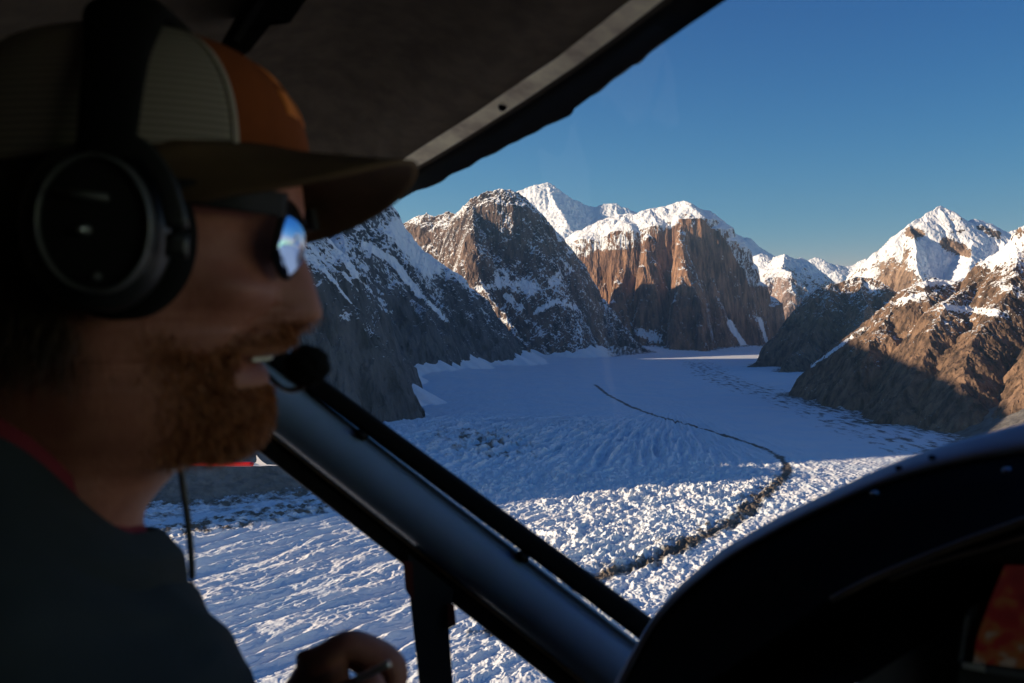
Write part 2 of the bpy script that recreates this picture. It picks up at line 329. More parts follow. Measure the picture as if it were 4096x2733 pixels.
mountain("white snowy peaks beyond the gap right of the red wall", [
    spur([(2960,1130,20500),(3010,1060,20500),(3045,1018,20500),(3062,1020,20500),(3075,1040,20500),(3100,1032,20500),(3140,1021,20000),(3185,1040,20000),(3205,1034,20500),(3235,1080,20500),(3290,1150,20000),(3360,1200,20000)], (.8,600,1.0), (.75,500,1.0), (60,350)),
    spur([(3140,1021,20000),(3130,1080,19000),(3165,1092,18400),(3170,1150,18100),(3160,1210,17900),(3130,1330,17700)], (1.1,150,1.9), (1.0,150,2.2), (50,250)),
    spur([(3165,1092,18400),(3240,1180,18200),(3270,1260,18000)], (1.1,150,2.2), (1.1,150,2.2), (50,250)),
    spur([(3130,1080,19000),(3050,1130,18800),(2990,1200,18600),(2960,1300,18300)], (1.1,150,2.0), (1.1,150,2.0), (50,250)),
    ], mountain_mat("snowy_rock", (.20,.14,.11), (.34,.24,.19), thr=.52, soft=.08, nz_amp=.42, low=-300, high=900, scale=1.4), (2900, 3480), (16500, 22500), 55, 420, 360, warp=(80,600), rough=1.6)
mountain("small bright snow pyramids on the skyline between the far peaks and the right hand mountain", [
    spur([(3180,1060,27000),(3230,1045,27000),(3264,1032,27000),(3300,1052,27000),(3380,1070,27000),(3430,1062,27000),(3463,1038,27000),(3485,1055,27000),(3510,1045,27000),(3600,1080,27000)], (.8,600,1.0), (.75,900,1.0), (80,500)),
    spur([(3463,1038,27000),(3450,1090,25500),(3420,1140,24500)], (.8,600,1.0), (.8,600,1.0), (80,500)),
    spur([(3290,1130,24500),(3320,1105,24500),(3342,1084,24500),(3365,1110,24500),(3400,1150,24500)], (.9,600,1.0), (.8,500,1.0), (60,400)),
    ], M_far, (3130, 3700), (22000, 31000), 61, 300, 240, warp=(120,900), rough=2)
# --- right hand side
mountain("snowy pyramid peak on the right with a shaded snow bowl below its summit", [
    spur([(3430,1240,10800),(3498,1055,10600),(3520,1025,10500),(3562,985,10400),(3596,940,10400),(3634,904,10500),(3694,862,10600),(3759,824,10700),(3797,838,10700),(3850,884,10700),(3878,897,10700),(3898,879,10700),(3934,888,10700),(3970,900,10700),(4022,930,10700),(4056,970,10600),(4120,1010,10500)], (.9,250,1.2), (.8,260,1.3), (30,180)),
    spur([(3634,904,10500),(3660,965,10000),(3672,1050,9700),(3690,1130,9500),(3640,1240,9400)], (1.6,80,2.6), (1.3,80,2.2), (26,120)),
    spur([(3878,897,10700),(3890,1010,10000),(3880,1100,9500),(3800,1150,9200)], (.8,200,1.2), (.8,200,1.2), (20,140)),
    spur([(4022,930,10700),(4010,1040,9900)], (.9,200,1.2), (.9,200,1.2), (20,140)),
    spur([(3980,935,12500),(4040,930,12500),(4110,905,12500),(4300,860,12500)], (.8,300,1.2), (.8,300,1.2), (20,140)),
    ], mountain_mat("snow_and_rock", (.17,.115,.08), (.36,.25,.17), thr=.52, soft=.07, nz_amp=.36, low=-600, high=300, scale=.9), (3350, 4350), (8600, 13500), 71, 520, 520, paint=[
    ([(3710,990),(3740,1060),(3840,1090)], 50, .5), ([(3780,975),(3870,1010)], 22, -.75), ([(3640,925),(3680,940)], 22, -.6), ([(3560,1090),(3640,1180)], 60, -.4), ([(3920,910),(3990,940)], 16, -.4),
    ([(3900,960),(3960,1060),(3900,1120)], 40, .4), ([(3700,880),(3760,860)], 18, .3)])
mountain("dark shaded rocky ridge falling left to the glacier, right of centre", [
    spur([(3700,1130,9300),(3600,1180,9300),(3520,1130,9400),(3437,1112,9500),(3376,1132,9500),(3320,1143,9500),(3250,1172,9500),(3213,1212,9500),(3187,1267,9500),(3126,1325,9450),(3095,1380,9400),(3049,1436,9300),(2990,1475,9100),(2940,1500,8900)], (1.25,120,1.5), (1.2,150,1.8), (28,130)),
    spur([(3437,1112,9500),(3460,1230,9000),(3440,1330,8600),(3380,1430,8200),(3300,1530,7700)], (1.2,150,1.5), (1.2,150,1.8), (24,120)),
    spur([(3320,1143,9500),(3290,1260,9100),(3220,1380,8700),(3120,1500,8300)], (1.3,100,1.5), (1.3,100,1.7), (24,120)),
    ], M_right, (2860, 3900), (6800, 10600), 82, 560, 520, rough=1.5, paint=[([(3407,1348),(3345,1394),(3243,1466)], 7, .9), ([(3230,1180),(3330,1160)], 14, .2), ([(3470,1140),(3560,1220)], 16, .25)])
mountain("sunlit brown rock mountain at the right edge with snow ledges and a dark shadow at its foot", [
    spur([(4600,640,5400),(4400,760,5500),(4200,870,5600),(4096,945,5650),(4040,985,5700),(3994,1006,5700),(3960,1060,5700),(3930,1110,5700),(3850,1140,5700),(3740,1125,5750),(3682,1136,5800)], (.75,160,1.2), (.95,120,1.2), (45,170)),
    spur([(3740,1125,5750),(3682,1136,5600),(3660,1185,5600),(3580,1212,5700),(3498,1268,5800),(3412,1344,5900),(3371,1376,5950),(3335,1450,5900),(3318,1560,5800)], (.95,140,1.3), (.95,120,1.5), (36,140)),
    spur([(3930,1110,5700),(3830,1190,5350),(3782,1228,5100),(3755,1300,4950),(3720,1390,4800),(3670,1490,4650),(3610,1600,4500)], (1.0,90,1.7), (.8,110,1.4), (32,120)),
    spur([(4096,945,5650),(4060,1090,5200),(4020,1220,4900),(3930,1320,4700),(3880,1420,4500),(3850,1560,4250)], (.9,110,1.3), (.8,110,1.2), (32,120)),
    spur([(3580,1212,5700),(3530,1330,5400),(3480,1430,5250),(3440,1540,5150)], (.9,90,1.6), (.9,90,1.5), (30,120)),
    spur([(4400,760,5500),(4380,1000,4900),(4320,1250,4400),(4230,1450,4000),(4150,1640,3800)], (1,110,1.3), (.9,110,1.3), (32,120)),
    ], M_right, (3150, 4650), (3400, 7000), 93, 740, 680, rough=1.3, paint=[
    ([(3595,1210),(3690,1185)], 16, .4), ([(3690,1134),(3810,1124)], 16, .4), ([(3790,1232),(3900,1240),(4035,1262)], 15, .45), ([(3960,1040),(4096,975)], 40, .35), ([(3412,1343),(3498,1300)], 12, .3),
    ([(3407,1348),(3345,1394),(3243,1466)], 7, .7), ([(3640,1320),(3660,1360)], 16, .2), ([(4000,1150),(4096,1180)], 20, .2), ([(3700,1500),(4096,1500)], 130, -.3)])
mountain("grey scree slope along the right shore of the glacier", [
    spur([(2900,1500,8600),(3150,1520,7800),(3330,1560,6400),(3500,1590,5700),(3700,1620,5000),(3900,1640,4500),(4200,1560,4100),(4600,1400,3700)], (.55,1e9,.5), (.42,1e9,.4), (8,60)),
    ], M_scree, (2800, 4900), (3000, 9200), 101, 460, 260, floor=-520, rough=.35)
# --- left shore hillside seen under the pilot's chin, and the wall out of frame that throws the shadow
mountain("grey scree hillside on the left shore of the glacier, seen under the pilot's chin", [
    spur([(-600,1300,3300),(300,1330,3150),(800,1400,3150),(1050,1530,3150),(1200,1700,3150)], (.7,1e9,.7), (.62,1e9,.5), (12,90)),
    ], M_scree, (-900, 1500), (2300, 5200), 111, 460, 260, floor=-520, rough=.4)
# ================================================================== GLACIER
def G(px, py):
    """where the line of sight of a photo pixel meets the ice"""
    D = -GZ*F/(py-HOR); p = P(px, py, D); return (p.x, p.y)
moraine = [G(*p) for p in [(2380,1540),(2430,1580),(2520,1628),(2620,1668),(2720,1700),(2860,1742),(2980,1778),(3060,1805),(3120,1840),(3150,1880),(3145,1920),(3100,1965),(3050,2010),(2985,2070),(2900,2130),(2800,2190),(2700,2240),(2560,2290),(2430,2330),(2250,2420),(2000,2560)]]
right_shore = [G(*p) for p in [(2790,1450),(2850,1500),(2950,1540),(3100,1580),(3250,1630),(3400,1690),(3600,1760),(3800,1830),(4100,1900)]]
left_shore = [G(*p) for p in [(300,2070),(560,2050),(800,2020),(1000,2000),(1200,1975),(1350,1860),(1500,1740),(1560,1690),(1600,1600),(1640,1500)]]
def glacier():
    ncol, npy = 1500, 1500
    py = np.concatenate([np.linspace(3300, 2760, 60)[:-1], np.linspace(2760, 1700, 1020)[:-1], np.linspace(1700, 1372, 420)])
    D = -GZ*F/(py-HOR)
    cols = np.linspace(-250, 4350, ncol); U = (cols-CX)/F/math.cos(PITCH)
    X = U[:, None]*D[None, :]; Y = np.repeat(D[None, :], ncol, 0)
    PX = np.repeat(cols[:, None], len(D), 1); PY = np.repeat(py[None, :], ncol, 0)
    # zones, given in world metres
    far = sstep(3300, 5200, Y-.2*X)
    wave = sstep(260, -200, X)*sstep(2750, 2350, Y)              # lower left: long soft waves
    wx = X+30*fbm(X/260, Y/260, 3, 5); wy = Y+30*fbm(X/260, Y/260, 3, 6)
    # a: long waves running up to the right
    c, s = math.cos(R(56)), math.sin(R(56))
    a = wx*c+wy*s; b = -wx*s+wy*c
    hw = 9*(1-np.abs(noise2(a/420, b/56, 1))*2.4) + 4.2*ridged(a/110, b/30, 3, 2) + 2.0*ridged(a/30, b/13, 3, 3)
    # b: seracs, blocky and sharp
    c, s = math.cos(R(62)), math.sin(R(62)); a2 = wx*c+wy*s; b2 = -wx*s+wy*c
    sr = ridged(a2/90, b2/50, 4, 12, .55); lf = .75+.7*fbm(X/420, Y/420, 2, 17); hs = 19*lf*np.sign(sr)*np.abs(sr)**.9 + 8*ridged(a2/330, b2/62, 2, 16) + (6+5*lf)*ridged(a2/38, b2/22, 3, 14) + 3.2*ridged(a2/12, b2/8, 2, 15)
    # c: radial furrows in the shaded middle
    ang = np.arctan2(Y-5600, X-900); rad = np.hypot(Y-5600, X-900)
    hf = 34*ridged(ang*48, rad/520, 3, 22) + 11*ridged(wx/44, wy/44, 3, 24)
    hf2 = 2.6*fbm(wx/90, wy/160, 4, 28)+(2.4*ridged(wx/46, wy/30, 3, 29)+1.5)*sstep(8000, 4500, Y)
    serac = sstep(3500, 2750, Y-.15*X)
    mid = np.exp(-((X+50)/850)**4-((Y-3500)/1200)**4)
    right_smooth = sstep(450, 1250, X)
    amp_s = serac*(1-.35*right_smooth)
    md, ms = seg_dist(X, Y, moraine)
    beyond = sstep(0, 60, X-np.interp(Y, [p[1] for p in moraine[::-1]], [p[0] for p in moraine[::-1]]))*serac
    amp_s = amp_s*(1-.45*beyond)
    h = hw*wave + hs*(1-wave)*amp_s + hf*mid*(1-amp_s)*(1-wave) + hf2*(1-amp_s)
    ld, _ = seg_dist(X, Y, left_shore); rd, _ = seg_dist(X, Y, right_shore)
    rubble = np.exp(-(ld/190)**2)*sstep(3100, 2600, Y)
    bd, _ = seg_dist(X, Y, [G(200,2230),G(520,2175),G(800,2128),G(1000,2095),G(1200,2062),G(1280,2040)])
    rubble = np.maximum(rubble, np.exp(-(bd/85)**4))
    h = h*(1-.6*rubble) + rubble*(11*ridged(X/34, Y/30, 4, 31)+6)
    h = h-8*np.exp(-(md/14)**2)*serac*.6
    # the ice rises gently up-valley and in aprons against the walls
    def apron(pts, width, rise):
        d, _ = seg_dist(X, Y, pts); return rise*np.clip(1-d/width, 0, 1)**1.6
    ap = apron([G(1640,1500), P(1600,1400,9000)[:2], P(1760,1440,9200)[:2]], 900, 110)
    ap = np.maximum(ap, apron([P(1900,1400,10200)[:2], P(2110,1372,11000)[:2]], 700, 90))
    ap = np.maximum(ap, apron([P(2430,1400,12200)[:2], P(2600,1400,12900)[:2], P(2900,1400,13400)[:2], P(3060,1400,13900)[:2]], 700, 75))
    # snow fans banked up against the foot of every wall
    gx = np.arange(-3400, 5200, 36.0); gy = np.arange(2300, 15600, 36.0); GX, GY = np.meshgrid(gx, gy, indexing='ij')
    T = np.full(GX.shape, -900.0); capz = GZ+np.clip(75+170*fbm(GX/120, GY/120, 3, 90), 4, 190)*sstep(2100, 1300, GX)*sstep(3500, 7000, GY)+4
    for sp_, sd_, wp_, pxr, dr in ALL_SPURS:
        if dr[0] > 16000: continue
        T = np.maximum(T, height(GX, GY, sp_, sd_, wp_, fine=False))
    T = np.where(T > capz, capz, np.minimum(T, -900.0))
    for _ in range(14):
        for dx_, dy_ in ((1,0),(-1,0),(0,1),(0,-1),(1,1),(1,-1),(-1,1),(-1,-1)):
            T = np.maximum(T, np.roll(np.roll(T, dx_, 0), dy_, 1)-.55*36*math.hypot(dx_, dy_))
            T[:2] = -900; T[-2:] = -900; T[:, :2] = -900; T[:, -2:] = -900
    fx = np.clip((X-gx[0])/36, 0, len(gx)-1.01); fy = np.clip((Y-gy[0])/36, 0, len(gy)-1.01); ix = fx.astype(int); iy = fy.astype(int); tx = fx-ix; ty = fy-iy
    TT = (T[ix, iy]*(1-tx)+T[ix+1, iy]*tx)*(1-ty)+(T[ix, iy+1]*(1-tx)+T[ix+1, iy+1]*tx)*ty
    Z = GZ+h+ap
    Z = np.maximum(Z, TT+h*.4+4*fbm(X/60, Y/60, 3, 91))
    # dirt
    nrm = fbm(X/60, Y/60, 4, 41)
    wdt = 15+14*sstep(3300, 2400, Y)+9*fbm(X/70, Y/70, 3, 44)
    dirt = np.exp(-(md/wdt)**2)*1.1
    brk = fbm(ms/90, ms*0+3, 3, 45); dirt = dirt*(.85+.5*brk)
    dirt = np.maximum(dirt, sstep(120, 10, md)*serac*(.42+.9*fbm(X/40, Y/40, 3, 46))*sstep(3300, 2700, Y)*(1-beyond))
    dirt = np.maximum(dirt, sstep(330, 20, ld)*(.58+1.1*fbm(X/120, Y/40, 4, 47))*sstep(3400, 2500, Y))
    dirt = np.maximum(dirt, sstep(380, 30, rd)*(.33+1.1*fbm(X/38, Y/110, 4, 48)))
    dirt = np.maximum(dirt, np.exp(-((X+110+.15*(Y-3700))/230)**2-((Y-3650)/620)**2)*(.42+1.2*fbm(X/50, Y/90, 4, 49)))
    foot = sstep(GZ-95, GZ-5, TT)*np.maximum(sstep(900, 1300, X), .8*sstep(4600, 3600, Y))
    dirt = np.maximum(dirt, foot*(.70+1.1*fbm(X/26, Y/60, 4, 52)))
    dirt = np.maximum(dirt, np.exp(-(bd/95)**4)*(.52+1.1*fbm(X/34, Y/30, 4, 50)))
    idx = np.arange(ncol*len(D)).reshape(ncol, len(D))
    f = np.stack([idx[:-1, :-1], idx[1:, :-1], idx[1:, 1:], idx[:-1, 1:]], -1).reshape(-1, 4)
    m, nt, b = new_mat("glacier_ice")
    tc = N(nt, 'ShaderNodeTexCoord'); co = tc.outputs['Object']
    at = N(nt, 'ShaderNodeAttribute'); at.attribute_name = 'dirt'
    n1 = noise_node(nt, co, 1/14, 5, .65); n2 = noise_node(nt, co, 1/4, 4, .6); n3 = noise_node(nt, co, 1/160, 4)
    fac = math_n(nt, 'ADD', at.outputs['Fac'], math_n(nt, 'MULTIPLY', math_n(nt, 'SUBTRACT', n1, .5), .9))
    mr = N(nt, 'ShaderNodeMapRange'); L(nt, fac, mr.inputs[0]); mr.inputs[1].default_value = .32; mr.inputs[2].default_value = .75
    ice = ramp(nt, n3, [(.35, (.76,.85,.90)), (.6, (.86,.89,.90))])
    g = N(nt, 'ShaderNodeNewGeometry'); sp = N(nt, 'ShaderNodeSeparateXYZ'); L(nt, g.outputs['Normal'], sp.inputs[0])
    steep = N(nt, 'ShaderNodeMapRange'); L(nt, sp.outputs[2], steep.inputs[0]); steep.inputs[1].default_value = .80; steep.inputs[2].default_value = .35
    ice = mixc(nt, math_n(nt, 'MULTIPLY', steep.outputs[0], .75), ice, (.36,.52,.62))  # steep faces: blue ice, darkened further to stand in for crevasse shade
    rk = ramp(nt, n2, [(.35, (.06,.05,.04)), (.65, (.17,.14,.11))])
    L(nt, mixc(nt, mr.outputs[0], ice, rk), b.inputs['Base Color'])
    b.inputs['Roughness'].default_value = .7; b.inputs['Specular IOR Level'].default_value = .25
    bp = N(nt, 'ShaderNodeBump'); bp.inputs['Distance'].default_value = 2.2; bp.inputs['Strength'].default_value = .6
    L(nt, math_n(nt, 'ADD', n1, math_n(nt, 'MULTIPLY', n2, .4)), bp.inputs['Height']); L(nt, bp.outputs[0], b.inputs['Normal'])
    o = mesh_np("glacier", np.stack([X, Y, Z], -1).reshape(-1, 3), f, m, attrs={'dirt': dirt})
    tag(o, label="crevassed white glacier filling the valley, crossed by a dark medial moraine line", kind='structure')
    return m
ice_mat = glacier()
# the wall on the left, outside the frame: its crest throws the long shadow over the ice
def off_frame_wall():
    cr = [(-3000, 1725, -480), (-3000, 1815, 155), (-3000, 1985, 547), (-3010, 2170, 528), (-3000, 2300, 428), (-3010, 2420, 752), (-3050, 2700, 960), (-3200, 3400, 1110), (-3400, 4400, 1255), (-3500, 5400, 1395), (-3500, 6300, 1840), (-3500, 8600, 2016)]
    sp = [spur(cr, (1.5,1e9,1.5), (1.5,1e9,1.5), (30,160), world=True)]
    xs = np.linspace(-5200, -1700, 180); ys = np.linspace(1200, 9600, 380)
    X, Y = np.meshgrid(xs, ys, indexing='ij'); H = height(X, Y, sp, 130, (30, 300), True, .8)
    keep = H > -580; H = np.maximum(H, -580)
    idx = np.arange(X.size).reshape(X.shape); f = np.stack([idx[:-1, :-1], idx[1:, :-1], idx[1:, 1:], idx[:-1, 1:]], -1)
    k = keep[:-1, :-1] | keep[1:, 1:]
    o = mesh_np("mountain", np.stack([X, Y, H], -1).reshape(-1, 3), f[k].reshape(-1, 4), M_left)
    tag(o, label="rock wall on the left of the valley that shades the ice", kind='structure')
off_frame_wall()
# snowfield sheet to the horizon, under everything
me_v = [(-90000,-90000,GZ-45),(90000,-90000,GZ-45),(90000,90000,GZ-45),(-90000,90000,GZ-45)]
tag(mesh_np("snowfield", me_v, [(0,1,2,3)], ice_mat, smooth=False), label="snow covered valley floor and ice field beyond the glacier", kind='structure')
# haze
def haze():
    m = bpy.data.materials.new("haze"); m.use_nodes = True; nt = m.node_tree
    nt.nodes.remove(nt.nodes['Principled BSDF']); out = nt.nodes['Material Output']
    v = N(nt, 'ShaderNodeVolumePrincipled'); v.inputs['Color'].default_value = (.32,.64,1,1); v.inputs['Density'].default_value = HAZE
    v.inputs['Anisotropy'].default_value = 0.3
    L(nt, v.outputs[0], out.inputs['Volume'])
    x, y0, y1, z0, z1 = 45000, -6000, 46000, GZ-60, 5200
    V = [(-x,y0,z0),(x,y0,z0),(x,y1,z0),(-x,y1,z0),(-x,y0,z1),(x,y0,z1),(x,y1,z1),(-x,y1,z1)]
    o = mesh_np("haze", V, [(0,3,2,1),(4,5,6,7),(0,1,5,4),(1,2,6,5),(2,3,7,6),(3,0,4,7)], m, smooth=False)
    tag(o, label="thin blue air haze between the peaks", cat="haze", kind='stuff')
HAZE = 1.4e-5
haze()
# ================================================================== AIRCRAFT CABIN
def simple_mat(name, col, rough=.6, metal=0, spec=.5, bump=None, var=.12, vscale=30):
    m, nt, b = new_mat(name)
    tc = N(nt, 'ShaderNodeTexCoord'); n = noise_node(nt, tc.outputs['Object'], vscale, 4, .6)
    c1 = tuple(x*(1-var) for x in col); c2 = tuple(min(1, x*(1+var)) for x in col)
    L(nt, ramp(nt, n, [(.35, c1), (.65, c2)]), b.inputs['Base Color'])
    b.inputs['Roughness'].default_value = rough; b.inputs['Metallic'].default_value = metal; b.inputs['Specular IOR Level'].default_value = spec
    if bump:
        n2 = noise_node(nt, tc.outputs['Object'], bump[0], 3); bp = N(nt, 'ShaderNodeBump'); bp.inputs['Distance'].default_value = bump[1]
        L(nt, n2, bp.inputs['Height']); L(nt, bp.outputs[0], b.inputs['Normal'])
    return m
m_liner = simple_mat("black_headliner_fabric", (.066,.053,.038), .95, spec=.1, bump=(900,.0006), var=.2, vscale=40)
m_black = simple_mat("black_rubber", (.012,.012,.012), .7, spec=.2)
m_hood = simple_mat("matt_black_paint", (.010,.010,.010), .8, spec=.12)
m_beige = simple_mat("worn_beige_paint", (.82,.66,.44), .5, spec=.4, var=.38, vscale=22)
m_brown = simple_mat("dark_frame_paint", (.085,.07,.052), .7, spec=.2)
m_grey = simple_mat("blue_grey_metal_paint", (.30,.45,.68), .26, spec=1.0, var=.05)
m_rim = simple_mat("grey_vinyl", (.52,.56,.64), .5, spec=.4, bump=(1500,.0003), var=.08)
m_dark = simple_mat("dark_grey_paint", (.035,.037,.040), .5, spec=.35)
m_bead = simple_mat("hood_ridge_highlight", (.22,.17,.13), .45, spec=.5)  # brown highlight along the hood ridges, put into the colour
m_silver = simple_mat("bare_metal", (.55,.56,.58), .3, metal=.9)
m_red = simple_mat("dark_red_rubber", (.12,.018,.012), .6)
m_panel = simple_mat("grey_panel_paint", (.055,.055,.055), .7, bump=(1200,.0004))

cabin = bpy.data.objects.new("aircraft_cabin", None); COL.objects.link(cabin)
tag(cabin, "dark aircraft cockpit interior framing the view, with diagonal blue grey window pillar and black glareshield", "cockpit")

def bm_obj(name, bm, mat, parent=None, smooth=True):
    me = bpy.data.meshes.new(name); bm.normal_update(); bm.to_mesh(me); bm.free()
    for p in me.polygons: p.use_smooth = smooth
    o = bpy.data.objects.new(name, me); COL.objects.link(o); me.materials.append(mat)
    if parent: o.parent = parent
    return o
def resample(pts, n):
    P_ = np.array([tuple(p) for p in pts]); d = np.concatenate([[0], np.cumsum(np.linalg.norm(np.diff(P_, axis=0), axis=1))])
    t = np.linspace(0, d[-1], n); return np.stack([np.interp(t, d, P_[:, k]) for k in range(3)], 1)
def smooth_path(pts, n=40, it=6):
    q = resample(pts, n)
    for _ in range(it): q[1:-1] = (q[:-2]+2*q[1:-1]+q[2:])/4
    return q
def sweep(name, path, section, mat, parent, scale=None, closed=True, n=24):
    """section: list of (across, towards viewer) in metres"""
    q = resample(path, n) if len(path) < n else np.array([tuple(p) for p in path]); n = len(q)
    T = np.gradient(q, axis=0); T /= np.linalg.norm(T, axis=1)[:, None]
    V = []
    for i in range(n):
        nn = -q[i]/np.linalg.norm(q[i]); nn = nn-T[i]*nn.dot(T[i]); nn /= np.linalg.norm(nn); b = np.cross(nn, T[i])
        if b[2] < 0: b = -b
        s = 1 if scale is None else np.interp(i/(n-1), [0, 1], scale)
        for a, c in section: V.append(q[i]+b*a*s+nn*c*s)
    k = len(section); Fc = []
    for i in range(n-1):
        for j in range(k if closed else k-1):
            j2 = (j+1) % k; Fc.append((i*k+j, i*k+j2, (i+1)*k+j2, (i+1)*k+j))
    o = mesh_np(name, V, Fc, mat, parent)
    me = o.data; bm = bmesh.new(); bm.from_mesh(me); bm.verts.ensure_lookup_table()
    if closed:
        bm.faces.new([bm.verts[j] for j in range(k)]); bm.faces.new([bm.verts[(n-1)*k+j] for j in range(k)])
    bmesh.ops.recalc_face_normals(bm, faces=bm.faces); bm.to_mesh(me); bm.free()
    return o
def rrect(w, h, r=.3, n=5):
    """rounded rectangle section"""
    rr = r*min(w, h); out = []
    for cx, cy, a0 in ((w/2-rr, h/2-rr, 0), (-w/2+rr, h/2-rr, 90), (-w/2+rr, -h/2+rr, 180), (w/2-rr, -h/2+rr, 270)):
        for k in range(n+1):
            a = R(a0+90*k/n); out.append((cx+rr*math.cos(a), cy+rr*math.sin(a)))
    return out
def line_y(p, q, x): return p[1]+(q[1]-p[1])*(x-p[0])/(q[0]-p[0])
def slab(name, top, bot, D, thick, mat, parent, n=90, tilt=(0,0)):
    """plate between two edges (pixels), depth D(px); extruded away from the viewer"""
    tp = np.array(top, float); bt = np.array(bot, float)
    def rs(p, n):
        d = np.concatenate([[0], np.cumsum(np.hypot(*np.diff(p, axis=0).T))]); t = np.linspace(0, d[-1], n)
        return np.stack([np.interp(t, d, p[:, 0]), np.interp(t, d, p[:, 1])], 1)
    a = rs(tp, n); b = rs(bt, n); V = []
    for back in (0, thick):
        for i in range(n):
            for e, tl in ((a[i], tilt[0]), (b[i], tilt[1])):
                p = P(e[0], e[1], D(e[0])+back+tl); V.append(tuple(p))
    Fc = []; o2 = 2*n
    for i in range(n-1):
        Fc += [(2*i, 2*i+1, 2*i+3, 2*i+2), (o2+2*i, o2+2*i+2, o2+2*i+3, o2+2*i+1), (2*i, 2*i+2, o2+2*i+2, o2+2*i), (2*i+1, o2+2*i+1, o2+2*i+3, 2*i+3)]
    Fc += [(0, o2, o2+1, 1), (2*n-2, 2*n-1, o2+2*n-1, o2+2*n-2)]
    return mesh_np(name, V, Fc, mat, parent, smooth=False)

# --- diagonal pillar between windshield and side window
def Dp(x): return np.interp(x, [900, 2900], [1.04, .86])
def pil(x, y): return P(x, y, float(Dp(x)))
def edge(p, q, xs): return [(x, line_y(p, q, x)) for x in xs]
xs_p = [840, 1246, 1700, 2109, 2545, 2950]
silver_top = ((1246,1569), (2545,2553)); silver_bot = ((1089,1734), (2109,2545))
mid = [pil(x, (line_y(*silver_top, x)+line_y(*silver_bot, x))/2) for x in xs_p]
hw = .0285*1.02
sec = []
for k in range(25):
    a = math.pi*k/24; sec.append((hw*math.cos(a)*1.0, .030*math.sin(a)))
sec += [(-hw, -.02), (hw, -.02)]
sweep("pillar_cover", mid, sec, m_grey, cabin, n=40)
seal_up = ((1281,1512), (2597,2462))
seal_mid = [pil(x, (line_y(*seal_up, x)+line_y(*silver_top, x))/2) for x in xs_p]
sweep("window_seal", seal_mid, rrect(.0205, .022), m_black, cabin, scale=(.85, 1.12), n=40)
strip = [pil(x, line_y(*silver_bot, x)+8) for x in xs_p]
sweep("trim_strip", strip, rrect(.0042, .012, .45), m_beige, cabin, n=40)
groove = [pil(x, line_y(*silver_bot, x)+32)+Vector((0,.012,0)) for x in xs_p]
sweep("trim_groove", groove, rrect(.010, .012), m_black, cabin, n=40)
lowf = [pil(x, line_y(*silver_bot, x)+75+ (x-1250)*-.012)+Vector((0,.004,0)) for x in xs_p]
sweep("lower_frame", lowf, rrect(.0165, .026, .25), m_dark, cabin, n=40)
for x in (1455, 2090):          # small clips on the seal
    c = pil(x, line_y(*silver_top, x)+6)+Vector((0,-.012,0)); bm = bmesh.new(); bmesh.ops.create_cube(bm, size=1)
    bmesh.ops.scale(bm, vec=(.012,.01,.007), verts=bm.verts); bmesh.ops.rotate(bm, matrix=Matrix.Rotation(R(37),3,'Y'), verts=bm.verts)
    bmesh.ops.bevel(bm, geom=bm.edges, offset=.0015, segments=2, affect='EDGES'); bmesh.ops.translate(bm, vec=c, verts=bm.verts)
    bm_obj("seal_clip", bm, m_black, cabin)
# --- upright post of the side window
post = slab("window_post", [(1632,2215),(1640,2400),(1676,2733),(1690,2950)], [(1815,2360),(1796,2520),(1812,2733),(1818,2950)], lambda x: .93, .03, m_dark, cabin, 20)
slab("red_latch", [(1612,2240),(1622,2365),(1648,2396)], [(1650,2250),(1656,2360),(1658,2398)], lambda x: .925, .012, m_red, cabin, 8)
slab("post_stop", [(1790,2415),(1792,2518)], [(1817,2418),(1825,2500)], lambda x: .925, .012, m_red, cabin, 6)
# --- upper window frame
def Db(x): return np.interp(x, [1500, 1900, 2700, 3300], [1.15, .98, .66, .52])
up = [(1480,722),(1530,692),(1700,580),(1900,454),(2060,343),(2228,232),(2380,112),(2522,0),(2800,-225),(3150,-500)]
lo = [(1560,745),(1627,707),(1760,636),(1900,550),(2110,420),(2321,278),(2500,150),(2696,0),(2950,-190),(3320,-500)]
rag = [(1600,800),(1663,764),(1712,752),(1770,727),(1800,700),(1821,692),(1880,668),(1923,636),(1947,628),(1985,612),(2040,577),(2062,571),(2101,549),(2150,528),(2181,506),(2230,487),(2292,458),(2290,441),(2320,420),(2359,390),(2400,368),(2450,322),(2500,290),(2532,263),(2560,255),(2600,212),(2696,143),(2760,98),(2836,47),(2906,0),(3100,-140),(3500,-500)]
fr = []
mid_lo = [(a[0]+.75*(b[0]-a[0]), a[1]+.78*(b[1]-a[1])) for a, b in zip(up, lo)]
slab("frame_strip", up, mid_lo, lambda x: float(Db(x)), .006, m_beige, cabin, tilt=(0,.035))
slab("frame_edge", [(a[0], a[1]) for a in mid_lo], lo, lambda x: float(Db(x))+.05, .006, m_brown, cabin, tilt=(0,.02))
slab("ragged_seal", [(a[0]-8, a[1]-14) for a in lo], rag, lambda x: float(Db(x))+.068, .012, m_black, cabin, 120)
bm = bmesh.new(); bmesh.ops.create_uvsphere(bm, u_segments=16, v_segments=8, radius=.0042); bmesh.ops.scale(bm, vec=(1,.4,1), verts=bm.verts)
bmesh.ops.translate(bm, vec=P(2010,428,float(Db(2010))+.02), verts=bm.verts); bm_obj("screw", bm, m_black, cabin)
